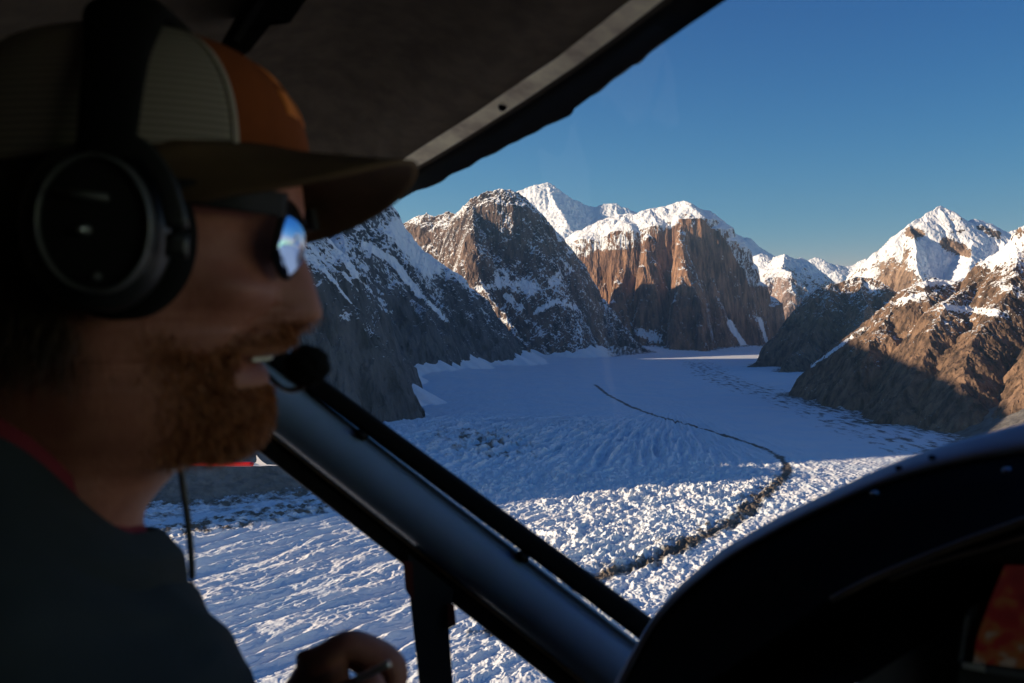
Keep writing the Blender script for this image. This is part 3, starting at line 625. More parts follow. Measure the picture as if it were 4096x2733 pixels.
# --- headliner and closed rear shell
def shell():
    n = 60
    e0 = smooth_path([Vector((-.95,.2,-.1)), Vector((-.72,1.0,-.05)), P(-200,1240,1.22), P(700,1000,1.22), P(1200,900,1.2)]+[P(x, y, float(Db(x))+.008) for x, y in up]+[Vector((.42,.30,.20)), Vector((.75,.05,.18))], n, 1)
    rows = [e0]
    c = np.array([0, -.35, .30])
    for t, z in ((.12,.235), (.3,.275), (.55,.30), (.8,.305), (.97,.30)):
        r = e0+(c-e0)*t; r[:, 2] = np.maximum(e0[:, 2]*(1-t)+z*t, np.minimum(z, e0[:, 2]+.09+.2*t)); rows.append(r)
    V = np.concatenate(rows); Fc = []
    for j in range(len(rows)-1):
        for i in range(n-1): Fc.append((j*n+i, j*n+i+1, (j+1)*n+i+1, (j+1)*n+i))
    o = mesh_np("headliner", V, Fc, m_liner, cabin)
    md = o.modifiers.new("thickness", 'SOLIDIFY'); md.thickness = .004; md.offset = 0
    # walls behind the viewer, floor, left rear side
    def quad(name, pts):
        m_ = mesh_np(name, [tuple(p) for p in pts], [(0,1,2,3)], m_liner, cabin, smooth=False)
        s = m_.modifiers.new("thickness", 'SOLIDIFY'); s.thickness = .02; s.offset = 0
    quad("side_wall", [(-.80,-1.1,-1.2), (-.80,-1.1,.5), (-.74,1.25,.42), (-.74,1.25,-1.2)])
    quad("rear_wall", [(-.84,-1.12,-1.2), (1.3,-1.12,-1.2), (1.3,-1.12,.5), (-.84,-1.12,.5)])
    quad("right_wall", [(1.3,-1.1,-1.2), (1.3,.45,-1.2), (1.3,.45,-.25), (1.3,-1.1,-.25)])
    quad("roof_skin", [(-.84,-1.12,.46), (1.3,-1.12,.46), (1.05,.0,.44), (-.84,1.3,.44)])
    quad("floor", [(-.8,-1.1,-1.0), (1.3,-1.1,-1.0), (1.3,1.2,-1.0), (-.8,1.2,-1.0)])
    quad("door_panel", [(-.74,1.14,-1.0), (.9,.98,-1.0), (.9,.98,-.52), (-.74,1.14,-.52)])
shell()
# --- overhead bracket
bm_br = slab("overhead_bracket", [(800,330),(892,158),(984,0),(1060,-120)], [(1000,205),(1004,199),(1101,77),(1157,97),(1224,0),(1300,-120)], lambda x: .78, .03, m_black, cabin, 30)
slab("bracket_rail", [(930,160),(1030,0),(1080,-90)], [(958,172),(1060,8),(1110,-80)], lambda x: .772, .01, m_dark, cabin, 10)
# --- glareshield
rim_o = [(2440,2760),(2530,2600),(2604,2474),(2713,2344),(2893,2193),(3125,2060),(3435,1911),(3602,1838),(3797,1773),(3941,1735),(4096,1692),(4400,1620)]
rim_i = [(2470,2790),(2545,2640),(2625,2492),(2745,2366),(2930,2225),(3190,2086),(3464,1963),(3590,1916),(3730,1880),(3869,1846),(4096,1812),(4400,1760)]
def Dg(x): return float(np.interp(x, [2400, 3000, 4400], [.80, .74, .60]))
q0 = smooth_path([P(x, y, Dg(x)) for x, y in rim_o], 60, 3); q1 = smooth_path([P(x, y, Dg(x)-.02) for x, y in rim_i], 60, 3)
V = []; Fc = []; K = 9
for i in range(60):
    for k in range(K):
        a = math.pi*.5*k/(K-1); V.append(q0[i]*(1-math.sin(a))+q1[i]*math.sin(a)+np.array([0, -.012*math.sin(2*a)*.5, .004*math.sin(2*a)]))
for i in range(59):
    for k in range(K-1): Fc.append((i*K+k, i*K+k+1, (i+1)*K+k+1, (i+1)*K+k))
mesh_np("glareshield_rim", V, Fc, m_rim, cabin).modifiers.new("t", 'SOLIDIFY').thickness = .004
# black hood: from the rim down to below the frame, with two pressed ridges
ridge1 = [(2600,2900),(3050,2600),(3327,2400),(3480,2320),(3652,2248),(3869,2163),(4096,2084),(4400,1990)]
ridge2 = [(2700,2900),(3100,2640),(3380,2420),(3560,2320),(3700,2262),(3941,2193),(4096,2145),(4400,2060)]
rows = [q1, smooth_path([P(x, y, Dg(x)-.045) for x, y in [(a[0]*.6+b[0]*.4, a[1]*.6+b[1]*.4) for a, b in zip([rim_i[k] for k in (0,2,4,6,7,8,10,11)], ridge1)]], 60, 3)]
for rd, dd, off in ((ridge1, .062, -26), (ridge1, .070, 0), (ridge1, .062, 18), (ridge2, .066, 10), (ridge2, .056, 34)):
    rows.append(smooth_path([P(x, y+off, Dg(x)-dd) for x, y in rd], 60, 3))
rows.append(smooth_path([P(x, y, .60) for x, y in [(2700,3100),(3200,2860),(3457,2720),(3600,2632),(3725,2556),(3869,2470),(4096,2380),(4400,2260)]], 60, 3))
V = np.concatenate(rows); Fc = []
for j in range(len(rows)-1):
    for i in range(59): Fc.append((j*60+i, j*60+i+1, (j+1)*60+i+1, (j+1)*60+i))
hood = mesh_np("glareshield_hood", V, Fc, m_hood, cabin)
sweep("hood_bead", [P(x, y, Dg(x)-.073) for x, y in ridge1[2:]], rrect(.0044, .004, .45), m_bead, cabin, n=40)
sweep("hood_bead", [P(x, y, Dg(x)-.070) for x, y in ridge2[3:]], rrect(.0026, .003, .45), m_bead, cabin, n=40)
# instrument panel below the hood
slab("instrument_panel", [(3300,2850),(3457,2712),(3600,2628),(3725,2552),(3869,2466),(4096,2372),(4300,2300)], [(3300,3100),(3457,3100),(3600,3100),(3725,3100),(3869,3100),(4096,3100),(4300,3100)], lambda x: .605, .01, m_panel, cabin, 40)
slab("display_bezel", [(3868,2440),(3836,2662),(3826,2800)], [(4300,2210),(4300,2660),(4300,2900)], lambda x: .585, .018, m_black, cabin, 12)
slab("bezel_edge", [(3862,2465),(3845,2560),(3832,2662)], [(3880,2460),(3862,2560),(3850,2662)], lambda x: .583, .004, m_dark, cabin, 8)
slab("bezel_edge", [(3838,2650),(3990,2672),(4100,2690),(4300,2715)], [(3836,2672),(3990,2700),(4100,2716),(4300,2740)], lambda x: .582, .006, m_dark, cabin, 8)
slab("bezel_button", [(3848,2648),(3940,2660)], [(3850,2672),(3942,2690)], lambda x: .579, .006, m_silver, cabin, 4)
def screen_mat():
    m, nt, b = new_mat("map_screen"); tc = N(nt, 'ShaderNodeTexCoord')
    mp = N(nt, 'ShaderNodeMapping'); mp.inputs['Scale'].default_value = (34,34,34); L(nt, tc.outputs['Object'], mp.inputs[0])
    n = N(nt, 'ShaderNodeTexNoise'); n.inputs['Scale'].default_value = 3.2; n.inputs['Detail'].default_value = 5; L(nt, mp.outputs[0], n.inputs['Vector'])
    sp = N(nt, 'ShaderNodeSeparateXYZ'); L(nt, tc.outputs['Object'], sp.inputs[0])
    f = math_n(nt, 'ADD', math_n(nt, 'MULTIPLY', n.outputs['Fac'], 1.3), math_n(nt, 'MULTIPLY', math_n(nt, 'ADD', sp.outputs[2], .17), 4.5))
    c = ramp(nt, f, [(.20, (.42,.33,.24)), (.30, (.36,.30,.26)), (.40, (.30,.12,.03)), (.50, (.33,.09,.02)), (.60, (.30,.01,.01)), (.85, (.20,.0,.005))])
    b.inputs['Base Color'].default_value = (.01,.01,.01,1); b.inputs['Roughness'].default_value = .3
    L(nt, c, b.inputs['Emission Color']); b.inputs['Emission Strength'].default_value = .024; return m
slab("map_display", [(4020,2262),(3985,2340),(3940,2460),(3905,2560),(3895,2650)], [(4300,2262),(4300,2400),(4300,2500),(4300,2600),(4300,2700)], lambda x: .581, .002, screen_mat(), cabin, 12)
for x, y, r, mt in ((3500,1976,.0026,m_silver), (4032,1885,.0030,m_silver), (3595,1872,.0020,m_black), (3728,1830,.0020,m_black), (4088,1834,.002,m_black)):
    bm = bmesh.new(); bmesh.ops.create_uvsphere(bm, u_segments=16, v_segments=10, radius=r); bmesh.ops.scale(bm, vec=(1.25,.8,.8), verts=bm.verts)
    dd = Dg(x)-(.033 if mt is m_silver else .018); bmesh.ops.translate(bm, vec=P(x, y, dd), verts=bm.verts); bm_obj("screw", bm, mt, cabin)
# --- glass
def glass_mat():
    m = bpy.data.materials.new("window_acrylic"); m.use_nodes = True; nt = m.node_tree; nt.nodes.remove(nt.nodes['Principled BSDF'])
    t = N(nt, 'ShaderNodeBsdfTransparent'); t.inputs[0].default_value = (.97,.98,.985,1)
    g = N(nt, 'ShaderNodeBsdfGlossy'); g.inputs['Roughness'].default_value = .02; mx = N(nt, 'ShaderNodeMixShader'); mx.inputs[0].default_value = .02
    L(nt, t.outputs[0], mx.inputs[1]); L(nt, g.outputs[0], mx.inputs[2]); L(nt, mx.outputs[0], nt.nodes['Material Output'].inputs[0]); return m
m_glass = glass_mat()
ua = resample([P(1250,860,1.2), P(1640,745,1.14)]+[P(x, y-10, float(Db(x))+.02) for x, y in rag[3:-1]]+[P(4300,-600,.5)], 30)
la = resample([P(900,1240,1.07), pil(1281,1535), pil(1900,1990), pil(2540,2450), P(2680,2420,.84), P(2893,2230,.80), P(3300,2010,.76), P(3800,1800,.70), P(4300,1680,.66), P(5400,1500,.6)], 30)
V = []; 
for i in range(30):
    for k in range(8):
        t = k/7; V.append(ua[i]*(1-t)+la[i]*t+np.array([0, .05*math.sin(math.pi*t), 0]))
Fc = [(i*8+k, i*8+k+1, i*8+k+9, i*8+k+8) for i in range(29) for k in range(7)]
mesh_np("windshield", V, Fc, m_glass, cabin)
V = [tuple(v) for v in (P(-400,1500,1.16), P(800,1500,1.10), P(1900,2480,.96), P(2300,2790,.93), P(2300,3100,.95), P(-400,3100,1.12))]
mesh_np("side_window", V, [(0,1,2,5), (2,3,4,5)], m_glass, cabin, smooth=False)
# ================================================================== PILOT
DH = .54
def hx(px): return (px-CX)/F*DH/math.cos(PITCH)*1.0
def W(px, py, off=0.0):
    p = P(px, py, DH); return Vector((p.x, p.y+off, p.z))
rows = [(128,480,520,520,30,2),(140,330,670,670,30,14),(200,130,850,850,30,40),(300,-20,1010,1010,30,58),(450,-130,1110,1110,30,69),(600,-180,1165,1165,30,74),(750,-200,1195,1200,30,76),
 (850,-200,1190,1212,25,76),(900,-200,1150,1208,12,74),(950,-195,1132,1192,10,73),(1000,-190,1128,1203,10,72),(1029,-185,1126,1220,10,72),(1101,-175,1122,1249,10,72),(1160,-165,1118,1266,12,71),
 (1217,-155,1108,1282,12,71),(1245,-147,1100,1290,12,70),(1268,-143,1095,1287,12,70),(1284,-140,1092,1270,13,69),(1298,-138,1088,1235,14,69),(1308,-137,1085,1184,15,69),(1330,-132,1078,1168,26,68),
 (1383,-120,1060,1166,28,66),(1408,-112,1045,1146,28,65),(1422,-110,1032,1100,26,65),(1434,-108,1012,1030,20,64),(1446,-107,1008,1022,20,64),(1460,-105,1005,1046,24,63),(1485,-100,1000,1064,26,62),
 (1515,-98,994,1070,26,61),(1540,-95,988,1066,27,61),(1564,-92,982,1068,28,60),(1622,-90,968,1076,28,58),(1670,-90,950,1077,28,56),(1715,-90,925,1064,28,54),(1750,-92,895,1043,28,51),
 (1785,-95,850,1003,28,48),(1812,-98,800,945,28,47),(1832,-99,760,885,28,47),(1850,-100,725,820,28,47),(1866,-100,715,745,28,48),(1897,-105,680,682,28,50),(1969,-120,612,612,28,52),(2034,-150,556,556,28,54),
 (2085,-190,528,528,28,56),(2134,-230,520,520,28,60),(2200,-300,528,528,28,70),(2400,-500,560,560,28,100),(2700,-800,640,640,28,150),(3000,-900,700,700,28,165)]
RT = np.array(rows, float)
NR, NA = 330, 120
# denser rows where the profile turns quickly
tt = np.concatenate([np.linspace(128, 860, 60)[:-1], np.linspace(860, 1900, 220)[:-1], np.linspace(1900, 3000, 50)])
cols_ = [np.interp(tt, RT[:, 0], RT[:, k]) for k in range(1, 6)]
def sm(a, it=2):
    a = a.copy()
    for _ in range(it): a[1:-1] = (a[:-2]+2*a[1:-1]+a[2:])/4
    return a
xb, xf, xt, sg, hw_ = [sm(c, 1) for c in cols_]
phi = np.linspace(0, 2*np.pi, NA, endpoint=False)
phi = phi-.22*np.sin(2*phi)*0  # even
c = np.cos(phi)[None, :]; s = np.sin(phi)[None, :]
ce = np.interp(tt, [128, 1700, 1900, 2134, 3000], [500, 330, 260, 150, -100])[:, None]
ex = 2/2.25
PXm = ce+np.where(c > 0, (xf[:, None]-ce)*np.abs(c)**ex, -(ce-xb[:, None])*np.abs(c)**ex)
YY = hw_[:, None]*np.sign(s)*np.abs(s)**ex/1000
# face narrows towards the front below the eyes
tap = np.clip((PXm-500)/700, 0, 1); YY = YY*(1-.16*tap*sstep(800, 1300, tt)[:, None])
PXm = PXm+np.where(c > 0, (xt-xf)[:, None]*np.exp(-.5*(YY*1000/sg[:, None])**2), 0)
PY_ = np.repeat(tt[:, None], NA, 1)
def gs(x0, y0, wx, wy, side=None):
    g = np.exp(-((PXm-x0)/wx)**2-((PY_-y0)/wy)**2)
    return g
out = np.zeros_like(PXm)                                     # outward push in metres
cheek = gs(1010,1170,110,85)*(np.abs(YY) > .02); out += .0095*cheek
fold, _ = seg_dist(PXm, PY_, [(1140,1235),(1080,1290),(1010,1360),(960,1450)]); out -= .0055*np.exp(-(fold/18)**2)*(np.abs(YY) > .012)
out -= .003*gs(1095,960,70,70)*(np.abs(YY) > .012)             # eye sockets
out -= .0022*gs(1178,1262,26,12)                              # alar groove
out += .0045*gs(1165,1255,34,26)*(np.abs(YY) > .004)*(np.abs(YY) < .03)  # nostril wing
out += .004*gs(600,1550,200,160)                              # jaw muscle
rad = np.sqrt((c*1.0)**2+(s)**2)
X0 = np.array([[hx(1)-hx(0)]])*PXm+hx(0)
Vx = X0+out*c; Vy = DH+YY+out*s
Vz = np.array([P(0, y, DH).z for y in tt])[:, None]+0*PXm
V = np.stack([Vx, Vy, Vz], -1).reshape(-1, 3)
nR = len(tt); idx = np.arange(nR*NA).reshape(nR, NA); nx = np.roll(idx, -1, 1)
Fb = np.stack([idx[:-1], idx[1:], nx[1:], nx[:-1]], -1).reshape(-1, 4)
lip = (PY_ > 1418) & (PY_ < 1532) & (PXm > 985) & (np.abs(YY) < .027)
bl = np.interp(PXm, [380,480,620,760,900,1000,1060,1130,1300], [1500,1330,1290,1330,1410,1385,1345,1312,1306])
beard = sstep(-60, 45, PY_-bl)*sstep(1890, 1820, PY_)*sstep(640, 960, PXm)*(~lip)
hair = sstep(620, 420, PXm)*sstep(1560, 1380, PY_)*(PY_ > 600)
def skin_mat():
    m, nt, b = new_mat("skin"); tc = N(nt, 'ShaderNodeTexCoord'); n = noise_node(nt, tc.outputs['Object'], 45, 4)
    n2 = noise_node(nt, tc.outputs['Object'], 500, 4, .7, (1,1,.3))
    sk = ramp(nt, n, [(.35, (.28,.10,.068)), (.65, (.38,.15,.10))]); br = ramp(nt, n2, [(.35, (.17,.062,.026)), (.65, (.34,.13,.055))])
    at = N(nt, 'ShaderNodeAttribute'); at.attribute_name = 'beard'; a2 = N(nt, 'ShaderNodeAttribute'); a2.attribute_name = 'hair'; a3 = N(nt, 'ShaderNodeAttribute'); a3.attribute_name = 'lip'
    c = mixc(nt, math_n(nt, 'MULTIPLY', at.outputs['Fac'], .9), sk, br); c = mixc(nt, a2.outputs['Fac'], c, (.045,.028,.018)); c = mixc(nt, a3.outputs['Fac'], c, (.24,.08,.07))
    L(nt, c, b.inputs['Base Color']); b.inputs['Roughness'].default_value = .55; b.inputs['Specular IOR Level'].default_value = .35
    bp = N(nt, 'ShaderNodeBump'); bp.inputs['Distance'].default_value = .0006; L(nt, n2, bp.inputs['Height']); L(nt, bp.outputs[0], b.inputs['Normal']); return m
m_skin = skin_mat()
person = mesh_np("person", V, Fb, m_skin, None, True, {'beard': beard, 'hair': hair, 'lip': sstep(1428, 1450, PY_)*sstep(1528, 1495, PY_)*sstep(1000, 1035, PXm)*sstep(.027, .017, np.abs(YY))*.6})
tag(person, "bearded pilot in profile, orange and grey cap, dark jacket over red shirt collar", "person")
# --- the hand at the bottom of the window, grown onto the same body
def hand():
    pts = []; rad_ = []; edges = []
    def add(p, r, par=None):
        pts.append(tuple(p)); rad_.append(r); i = len(pts)-1
        if par is not None: edges.append((par, i))
        return i
    def H_(px, py, D): return P(px, py, D)
    a0 = add(H_(300,3700,.60), .042); a1 = add(H_(800,3500,.61), .036, a0); wr = add(H_(1130,3020,.625), .026, a1); pm = add(H_(1245,2800,.625), .026, wr)
    kn = []
    for k, (dx, dy, D) in enumerate([(0,0,.598), (8,-8,.616), (2,14,.634), (-14,44,.651)]):
        r = .0105-.0006*k
        a = add(H_(1310+dx,2660+dy,D), .0135, pm)
        b = add(H_(1383+dx,2566+dy,D), r, a); c_ = add(H_(1520+dx*2,2634+dy,D), r, b); cc = add(H_(1588-10*k,2664+dy,D), r, c_)
        d = add(H_(1580-8*k,2760+dy*.6,D-.002), r*.93, cc); e = add(H_(1490,2805+dy*.4,D-.003), r*.85, d)
    t0 = add(H_(1265,2850,.598), .015, pm); t1 = add(H_(1370,2815,.578), .0125, t0); t2 = add(H_(1475,2752,.572), .0105, t1); t3 = add(H_(1545,2728,.574), .0085, t2)
    me = bpy.data.meshes.new("hand_tmp"); me.from_pydata(pts, edges, []); o = bpy.data.objects.new("hand_tmp", me); COL.objects.link(o)
    sk = o.modifiers.new("skin", 'SKIN'); sk.use_smooth_shade = True; sk.branch_smoothing = .4
    for i, v in enumerate(me.skin_vertices[0].data): v.radius = (rad_[i], rad_[i]); v.use_root = (i == wr)
    o.modifiers.new("sub", 'SUBSURF').levels = 2; o.modifiers['sub'].render_levels = 2
    dg = bpy.context.evaluated_depsgraph_get(); ev = o.evaluated_get(dg); m2 = bpy.data.meshes.new_from_object(ev)
    bpy.data.objects.remove(o)
    bm = bmesh.new(); bm.from_mesh(person.data)
    n0 = len(bm.verts); bm.from_mesh(m2)
    bm.to_mesh(person.data); bm.free()
    for p in person.data.polygons: p.use_smooth = True
hand()
# --- teeth
slabT = sweep("teeth", [W(1030,1424,-.016), W(1062,1424,-.006), W(1070,1424,0), W(1062,1424,.006)], rrect(.0055,.004,.3), simple_mat("teeth_enamel", (.6,.56,.48), .3), person, n=12)
# --- beard and hair: thin strands
def strands(name, mask, n, ln, col, seed, down=.6):
    rs = np.random.RandomState(seed)
    co = V.reshape(nR, NA, 3); du = np.roll(co, -1, 1)-co; dv = np.gradient(co, axis=0)
    nrm = np.cross(dv, du); nrm /= np.linalg.norm(nrm, axis=2)[..., None]+1e-12
    cen = co.mean(axis=1, keepdims=True); flip = ((nrm*(co-cen)).sum(2) < 0); nrm[flip] *= -1
    ar = np.linalg.norm(np.cross(dv, du), axis=2)*mask; p = (ar/ar.sum()).ravel(); pick = rs.choice(nR*NA, n, p=p)
    i, j = pick//NA, pick % NA; b = co[i, j]+du[i, j]*rs.rand(n, 1)+dv[i, j]*(rs.rand(n, 1)-.5)
    nn = nrm[i, j]; d = nn*.55+np.array([[.12, 0, -down]])+rs.randn(n, 3)*.22; d /= np.linalg.norm(d, axis=1)[:, None]
    l = ln*(.5+rs.rand(n, 1)); side = np.cross(d, rs.randn(n, 3)); side /= np.linalg.norm(side, axis=1)[:, None]; w_ = .00022
    b = b-nn*.0008; mid_ = b+d*l*.55+nn*l*.08; tip = mid_+(d+np.array([[0,0,-.35]]))*l*.45
    VV = np.stack([b-side*w_, b+side*w_, mid_+side*w_*.8, mid_-side*w_*.8, tip+side*w_*.2, tip-side*w_*.2], 1).reshape(-1, 3)
    k = np.arange(n)[:, None]*6; FF = np.concatenate([k+np.array([[0,1,2,3]]), k+np.array([[3,2,4,5]])])
    return mesh_np(name, VV, FF, simple_mat(name+"_hair", col, .5, spec=.3, var=.35, vscale=200), person)
strands("beard", beard*(YY < .05)*(~((PY_ > 1370)&(PY_ < 1450)&(PXm > 1000)))*(PY_ < 1835), 14000, .0042, (.34,.125,.045), 3)
strands("hair", hair*(PY_ > 900), 5000, .012, (.05,.03,.018), 4, .9)
# --- clothing
m_jacket = simple_mat("dark_jacket_cloth", (.018,.023,.024), .85, spec=.2, bump=(700,.0005), var=.15, vscale=12)
m_shirt = simple_mat("dark_red_shirt", (.16,.022,.030), .9, spec=.1, bump=(900,.0004))
def collar_ring(f_px, b_px, hw, dy, slant):
    xs_ = []
    for a in np.linspace(0, 2*np.pi, 96, endpoint=False):
        ca, sa = math.cos(a), math.sin(a); ctr = (f_px+b_px)/2; hx_ = (f_px-b_px)/2
        px = ctr+hx_*np.sign(ca)*abs(ca)**.9; yy = hw*np.sign(sa)*abs(sa)**.9
        xs_.append((px, yy))
    return xs_
def cloth(name, rings, mat, folds=0, seed=0):
    VV = []
    for (fpx, bpx, hwm, pyf, pyb) in rings:
        for px, yy in collar_ring(fpx, bpx, hwm, 0, 0):
            t = (px-bpx)/(fpx-bpx); t = min(max(t, 0), 1); base = pyb+(pyf-pyb)*t**5
            if yy > 0: base = HOR+(pyf-HOR)*(DH+yy)/DH
            p = W(px, base, yy); VV.append([p.x, p.y, p.z])
    VV = np.array(VV)
    if folds:
        n_ = ridged(VV[:, 0]*5+VV[:, 2]*6, VV[:, 1]*4+VV[:, 2]*9-VV[:, 0]*5, 2, seed); r_ = VV-np.array([[hx(0), DH, 0]]); r_[:, 2] = 0
        r_ /= np.linalg.norm(r_, axis=1)[:, None]+1e-9; VV += r_*n_[:, None]*folds
    k = 96; n = len(rings); Fc = [(i*k+j, i*k+(j+1) % k, (i+1)*k+(j+1) % k, (i+1)*k+j) for i in range(n-1) for j in range(k)]
    o = mesh_np(name, VV, Fc, mat, person); o.modifiers.new("sub", 'SUBSURF').levels = 1; o.modifiers['sub'].render_levels = 1
    so_ = o.modifiers.new("t", 'SOLIDIFY'); so_.thickness = .003; so_.offset = -1
    return o
def ringtab(tab, n):
    T_ = np.array(tab, float); t = np.linspace(0, len(tab)-1, n); return [tuple(np.interp(q, np.arange(len(tab)), T_[:, k]) for k in range(5)) for q in t]
cloth("shirt_collar", ringtab([(512,-330,.064,2108,1560),(522,-335,.067,2150,1610),(530,-340,.070,2200,1680),(520,-360,.072,2300,1760)], 8), m_shirt, .001, 4)
cloth("jacket", ringtab([(508,-330,.071,2140,1610),(530,-345,.078,2165,1650),(566,-380,.088,2222,1720),(590,-420,.098,2294,1780),(596,-470,.108,2338,1840),(650,-560,.125,2381,1900),(722,-680,.145,2454,2000),(796,-800,.165,2519,2100),(866,-900,.18,2613,2250),(897,-950,.19,2685,2380),(910,-1000,.195,2760,2500),(930,-1050,.2,3100,2900),(930,-1050,.2,3900,3900)], 80), m_jacket, .013, 9)
sweep("jacket_sleeve", smooth_path([P(100,3500,.56), P(500,3650,.60), P(900,3450,.615), P(1080,3150,.625)], 20, 2), [(.048*math.cos(a), .048*math.sin(a)) for a in np.linspace(0, 2*np.pi, 24, endpoint=False)], m_jacket, person, n=20)
# --- cap
m_mesh = None
def mesh_mat():
    m, nt, b = new_mat("grey_trucker_mesh"); tc = N(nt, 'ShaderNodeTexCoord')
    wv = N(nt, 'ShaderNodeTexWave'); wv.wave_type = 'BANDS'; wv.bands_direction = 'Z'; wv.inputs['Scale'].default_value = 90; wv.inputs['Distortion'].default_value = .3; L(nt, tc.outputs['Object'], wv.inputs['Vector'])
    L(nt, ramp(nt, wv.outputs['Fac'], [(0, (.13,.11,.09)), (1, (.28,.235,.19))]), b.inputs['Base Color']); b.inputs['Roughness'].default_value = .9; return m
m_mesh = mesh_mat()
m_orange = simple_mat("burnt_orange_cloth", (.20,.050,.014), .9, spec=.1, bump=(1100,.0004))
m_brim = simple_mat("dark_brown_brim_cloth", (.10,.062,.034), .9, spec=.1, bump=(1100,.0004))
m_pipe = simple_mat("pale_seam_tape", (.32,.27,.22), .9)
cap = bpy.data.objects.new("cap", None); COL.objects.link(cap); cap.parent = person
CC = W(500, 690); AF, AB, AH, AW = 722*DH/F, 705*DH/F, 540*DH/F, .081
ROLL = R(5)
def dome(th, v, g=1.0):
    """th azimuth (0 front, minus = viewer's side), v 0 rim .. 1 top"""
    h = v; rho = (1-h**2.4)**(1/2.4) if h < 1 else 0
    ct, st = math.cos(th), math.sin(th)
    x = (AF if ct > 0 else AB)*ct*rho*g; y = AW*st*rho*g; z = AH*h*g-.007*(1-ct)*(1-h)*.9
    return Vector((CC.x+x, CC.y+y, CC.z+z-y*math.sin(ROLL)*.5))
def panel(name, t0, t1, mat, g=1.0, n=24, m=22, v0=0):
    VV = [tuple(dome(t0+(t1-t0)*i/n, (v0+(1-v0)*j/m)**.8 if j < m else .9999, g)) for i in range(n+1) for j in range(m+1)]
    Fc = [(i*(m+1)+j, (i+1)*(m+1)+j, (i+1)*(m+1)+j+1, i*(m+1)+j+1) for i in range(n) for j in range(m)]
    o = mesh_np(name, VV, Fc, mat, cap); s_ = o.modifiers.new("t", 'SOLIDIFY'); s_.thickness = .0012; s_.offset = 1; return o
SE = R(41)
panel("front_panel", -SE, 0, m_orange); panel("front_panel", 0, SE, m_orange)
panel("mesh_panel", SE, R(127), m_mesh); panel("mesh_panel", -R(127), -SE, m_mesh); panel("mesh_panel", R(127), R(233), m_mesh)
for t in (-SE, SE): panel("seam_tape", t-.018, t+.018, m_pipe, 1.008, 2, 22)
for t in (-R(127), R(127)): panel("seam_tape", t-.012, t+.012, m_mesh, 1.006, 2, 22)
panel("sweatband", -math.pi, math.pi, m_brim, .985, 90, 6)
cap.children[-1].modifiers.clear()
# embroidered patch on the front
m_patch = simple_mat("bright_orange_embroidery", (.75,.20,.02), .8, bump=(2500,.0005))
for a0, v0, v1 in ((-.10,.62,.74), (.10,.58,.76), (-.16,.36,.55), (.12,.36,.55)):
    VV = [tuple(dome(a0-.09+.18*i/6, v0+(v1-v0)*j/6, 1.016+.004*math.sin(math.pi*i/6)*math.sin(math.pi*j/6))) for i in range(7) for j in range(7)]
    mesh_np("emblem", VV, [(i*7+j, i*7+7+j, i*7+8+j, i*7+j+1) for i in range(6) for j in range(6)], m_patch, cap).modifiers.new("t", 'SOLIDIFY').thickness = .001
# brim
def brim():
    n, m = 40, 12; VV = []
    for i in range(n+1):
        t = -R(66)+R(132)*i/n; base = dome(t, .0)
        u = t/R(66); ext = .060*(1-abs(u)**2.6)**.5
        for j in range(m+1):
            e = ext*j/m; x = base.x+e; y = base.y+math.copysign(1, u)*abs(u)*.006*j/m
            yy = y-CC.y; z = CC.z+.006-5.6*yy*yy*(.25+.75*math.sqrt(j/m))-.05*e-yy*math.sin(ROLL)
            VV.append((x, y, z-(.002 if abs(u) > .9 else 0)))
    Fc = [(i*(m+1)+j, (i+1)*(m+1)+j, (i+1)*(m+1)+j+1, i*(m+1)+j+1) for i in range(n) for j in range(m)]
    o = mesh_np("brim", VV, Fc, m_brim, cap); s_ = o.modifiers.new("t", 'SOLIDIFY'); s_.thickness = .0028; s_.offset = 0
brim()
# ================================================================== HEADSET
headset = bpy.data.objects.new("headset", None); headset.location = (0,0,0); COL.objects.link(headset)
tag(headset, "black aviation headset clamped over the pilot's cap, with foam covered microphone", "headset")
m_plast = simple_mat("black_headset_plastic", (.014,.015,.016), .42, spec=.45)
m_ring = simple_mat("worn_grey_plastic", (.075,.078,.078), .4, spec=.5)
m_foam = simple_mat("black_foam", (.010,.010,.010), .95, spec=.05, bump=(1800,.001))
def oval(name, cx, cy, rx, ry, d0, d1, mat, parent, dome_=.0, bev=.15, inner=None, tilt=0, n=72):
    """closed oval drum: picture centre and radii in pixels, from offset d0 (far) to d1 (near)"""
    sc = DH/F; c0 = W(cx, cy); prof = []
    if inner:
        prof = [(1, 0), (1, .7), (.985, 1), (inner+.015, 1), (inner, .7), (inner, 0)]
    else:
        prof = [(1, 0), (1, 1-bev), (1-bev*.5, 1-bev*.3), (1-bev*1.1, 1)]+[(k, 1+dome_*(1-k*k)) for k in (.7, .45, .2, .001)]
    VV = []; zz = 0
    for r, d in prof:
        for a in np.linspace(0, 2*np.pi, n, endpoint=False):
            x = rx*r*math.cos(a)*sc; z = ry*r*math.sin(a)*sc; x, z = x*math.cos(tilt)-z*math.sin(tilt), x*math.sin(tilt)+z*math.cos(tilt)
            VV.append((c0.x+x, DH+d0+(d1-d0)*d, c0.z+z))
    k = len(prof); Fc = [(i*n+j, i*n+(j+1) % n, (i+1)*n+(j+1) % n, (i+1)*n+j) for i in range(k-1) for j in range(n)]
    if inner: Fc += [((k-1)*n+j, (k-1)*n+(j+1) % n, (j+1) % n, j) for j in range(n)]
    return mesh_np(name, VV, Fc, mat, parent)
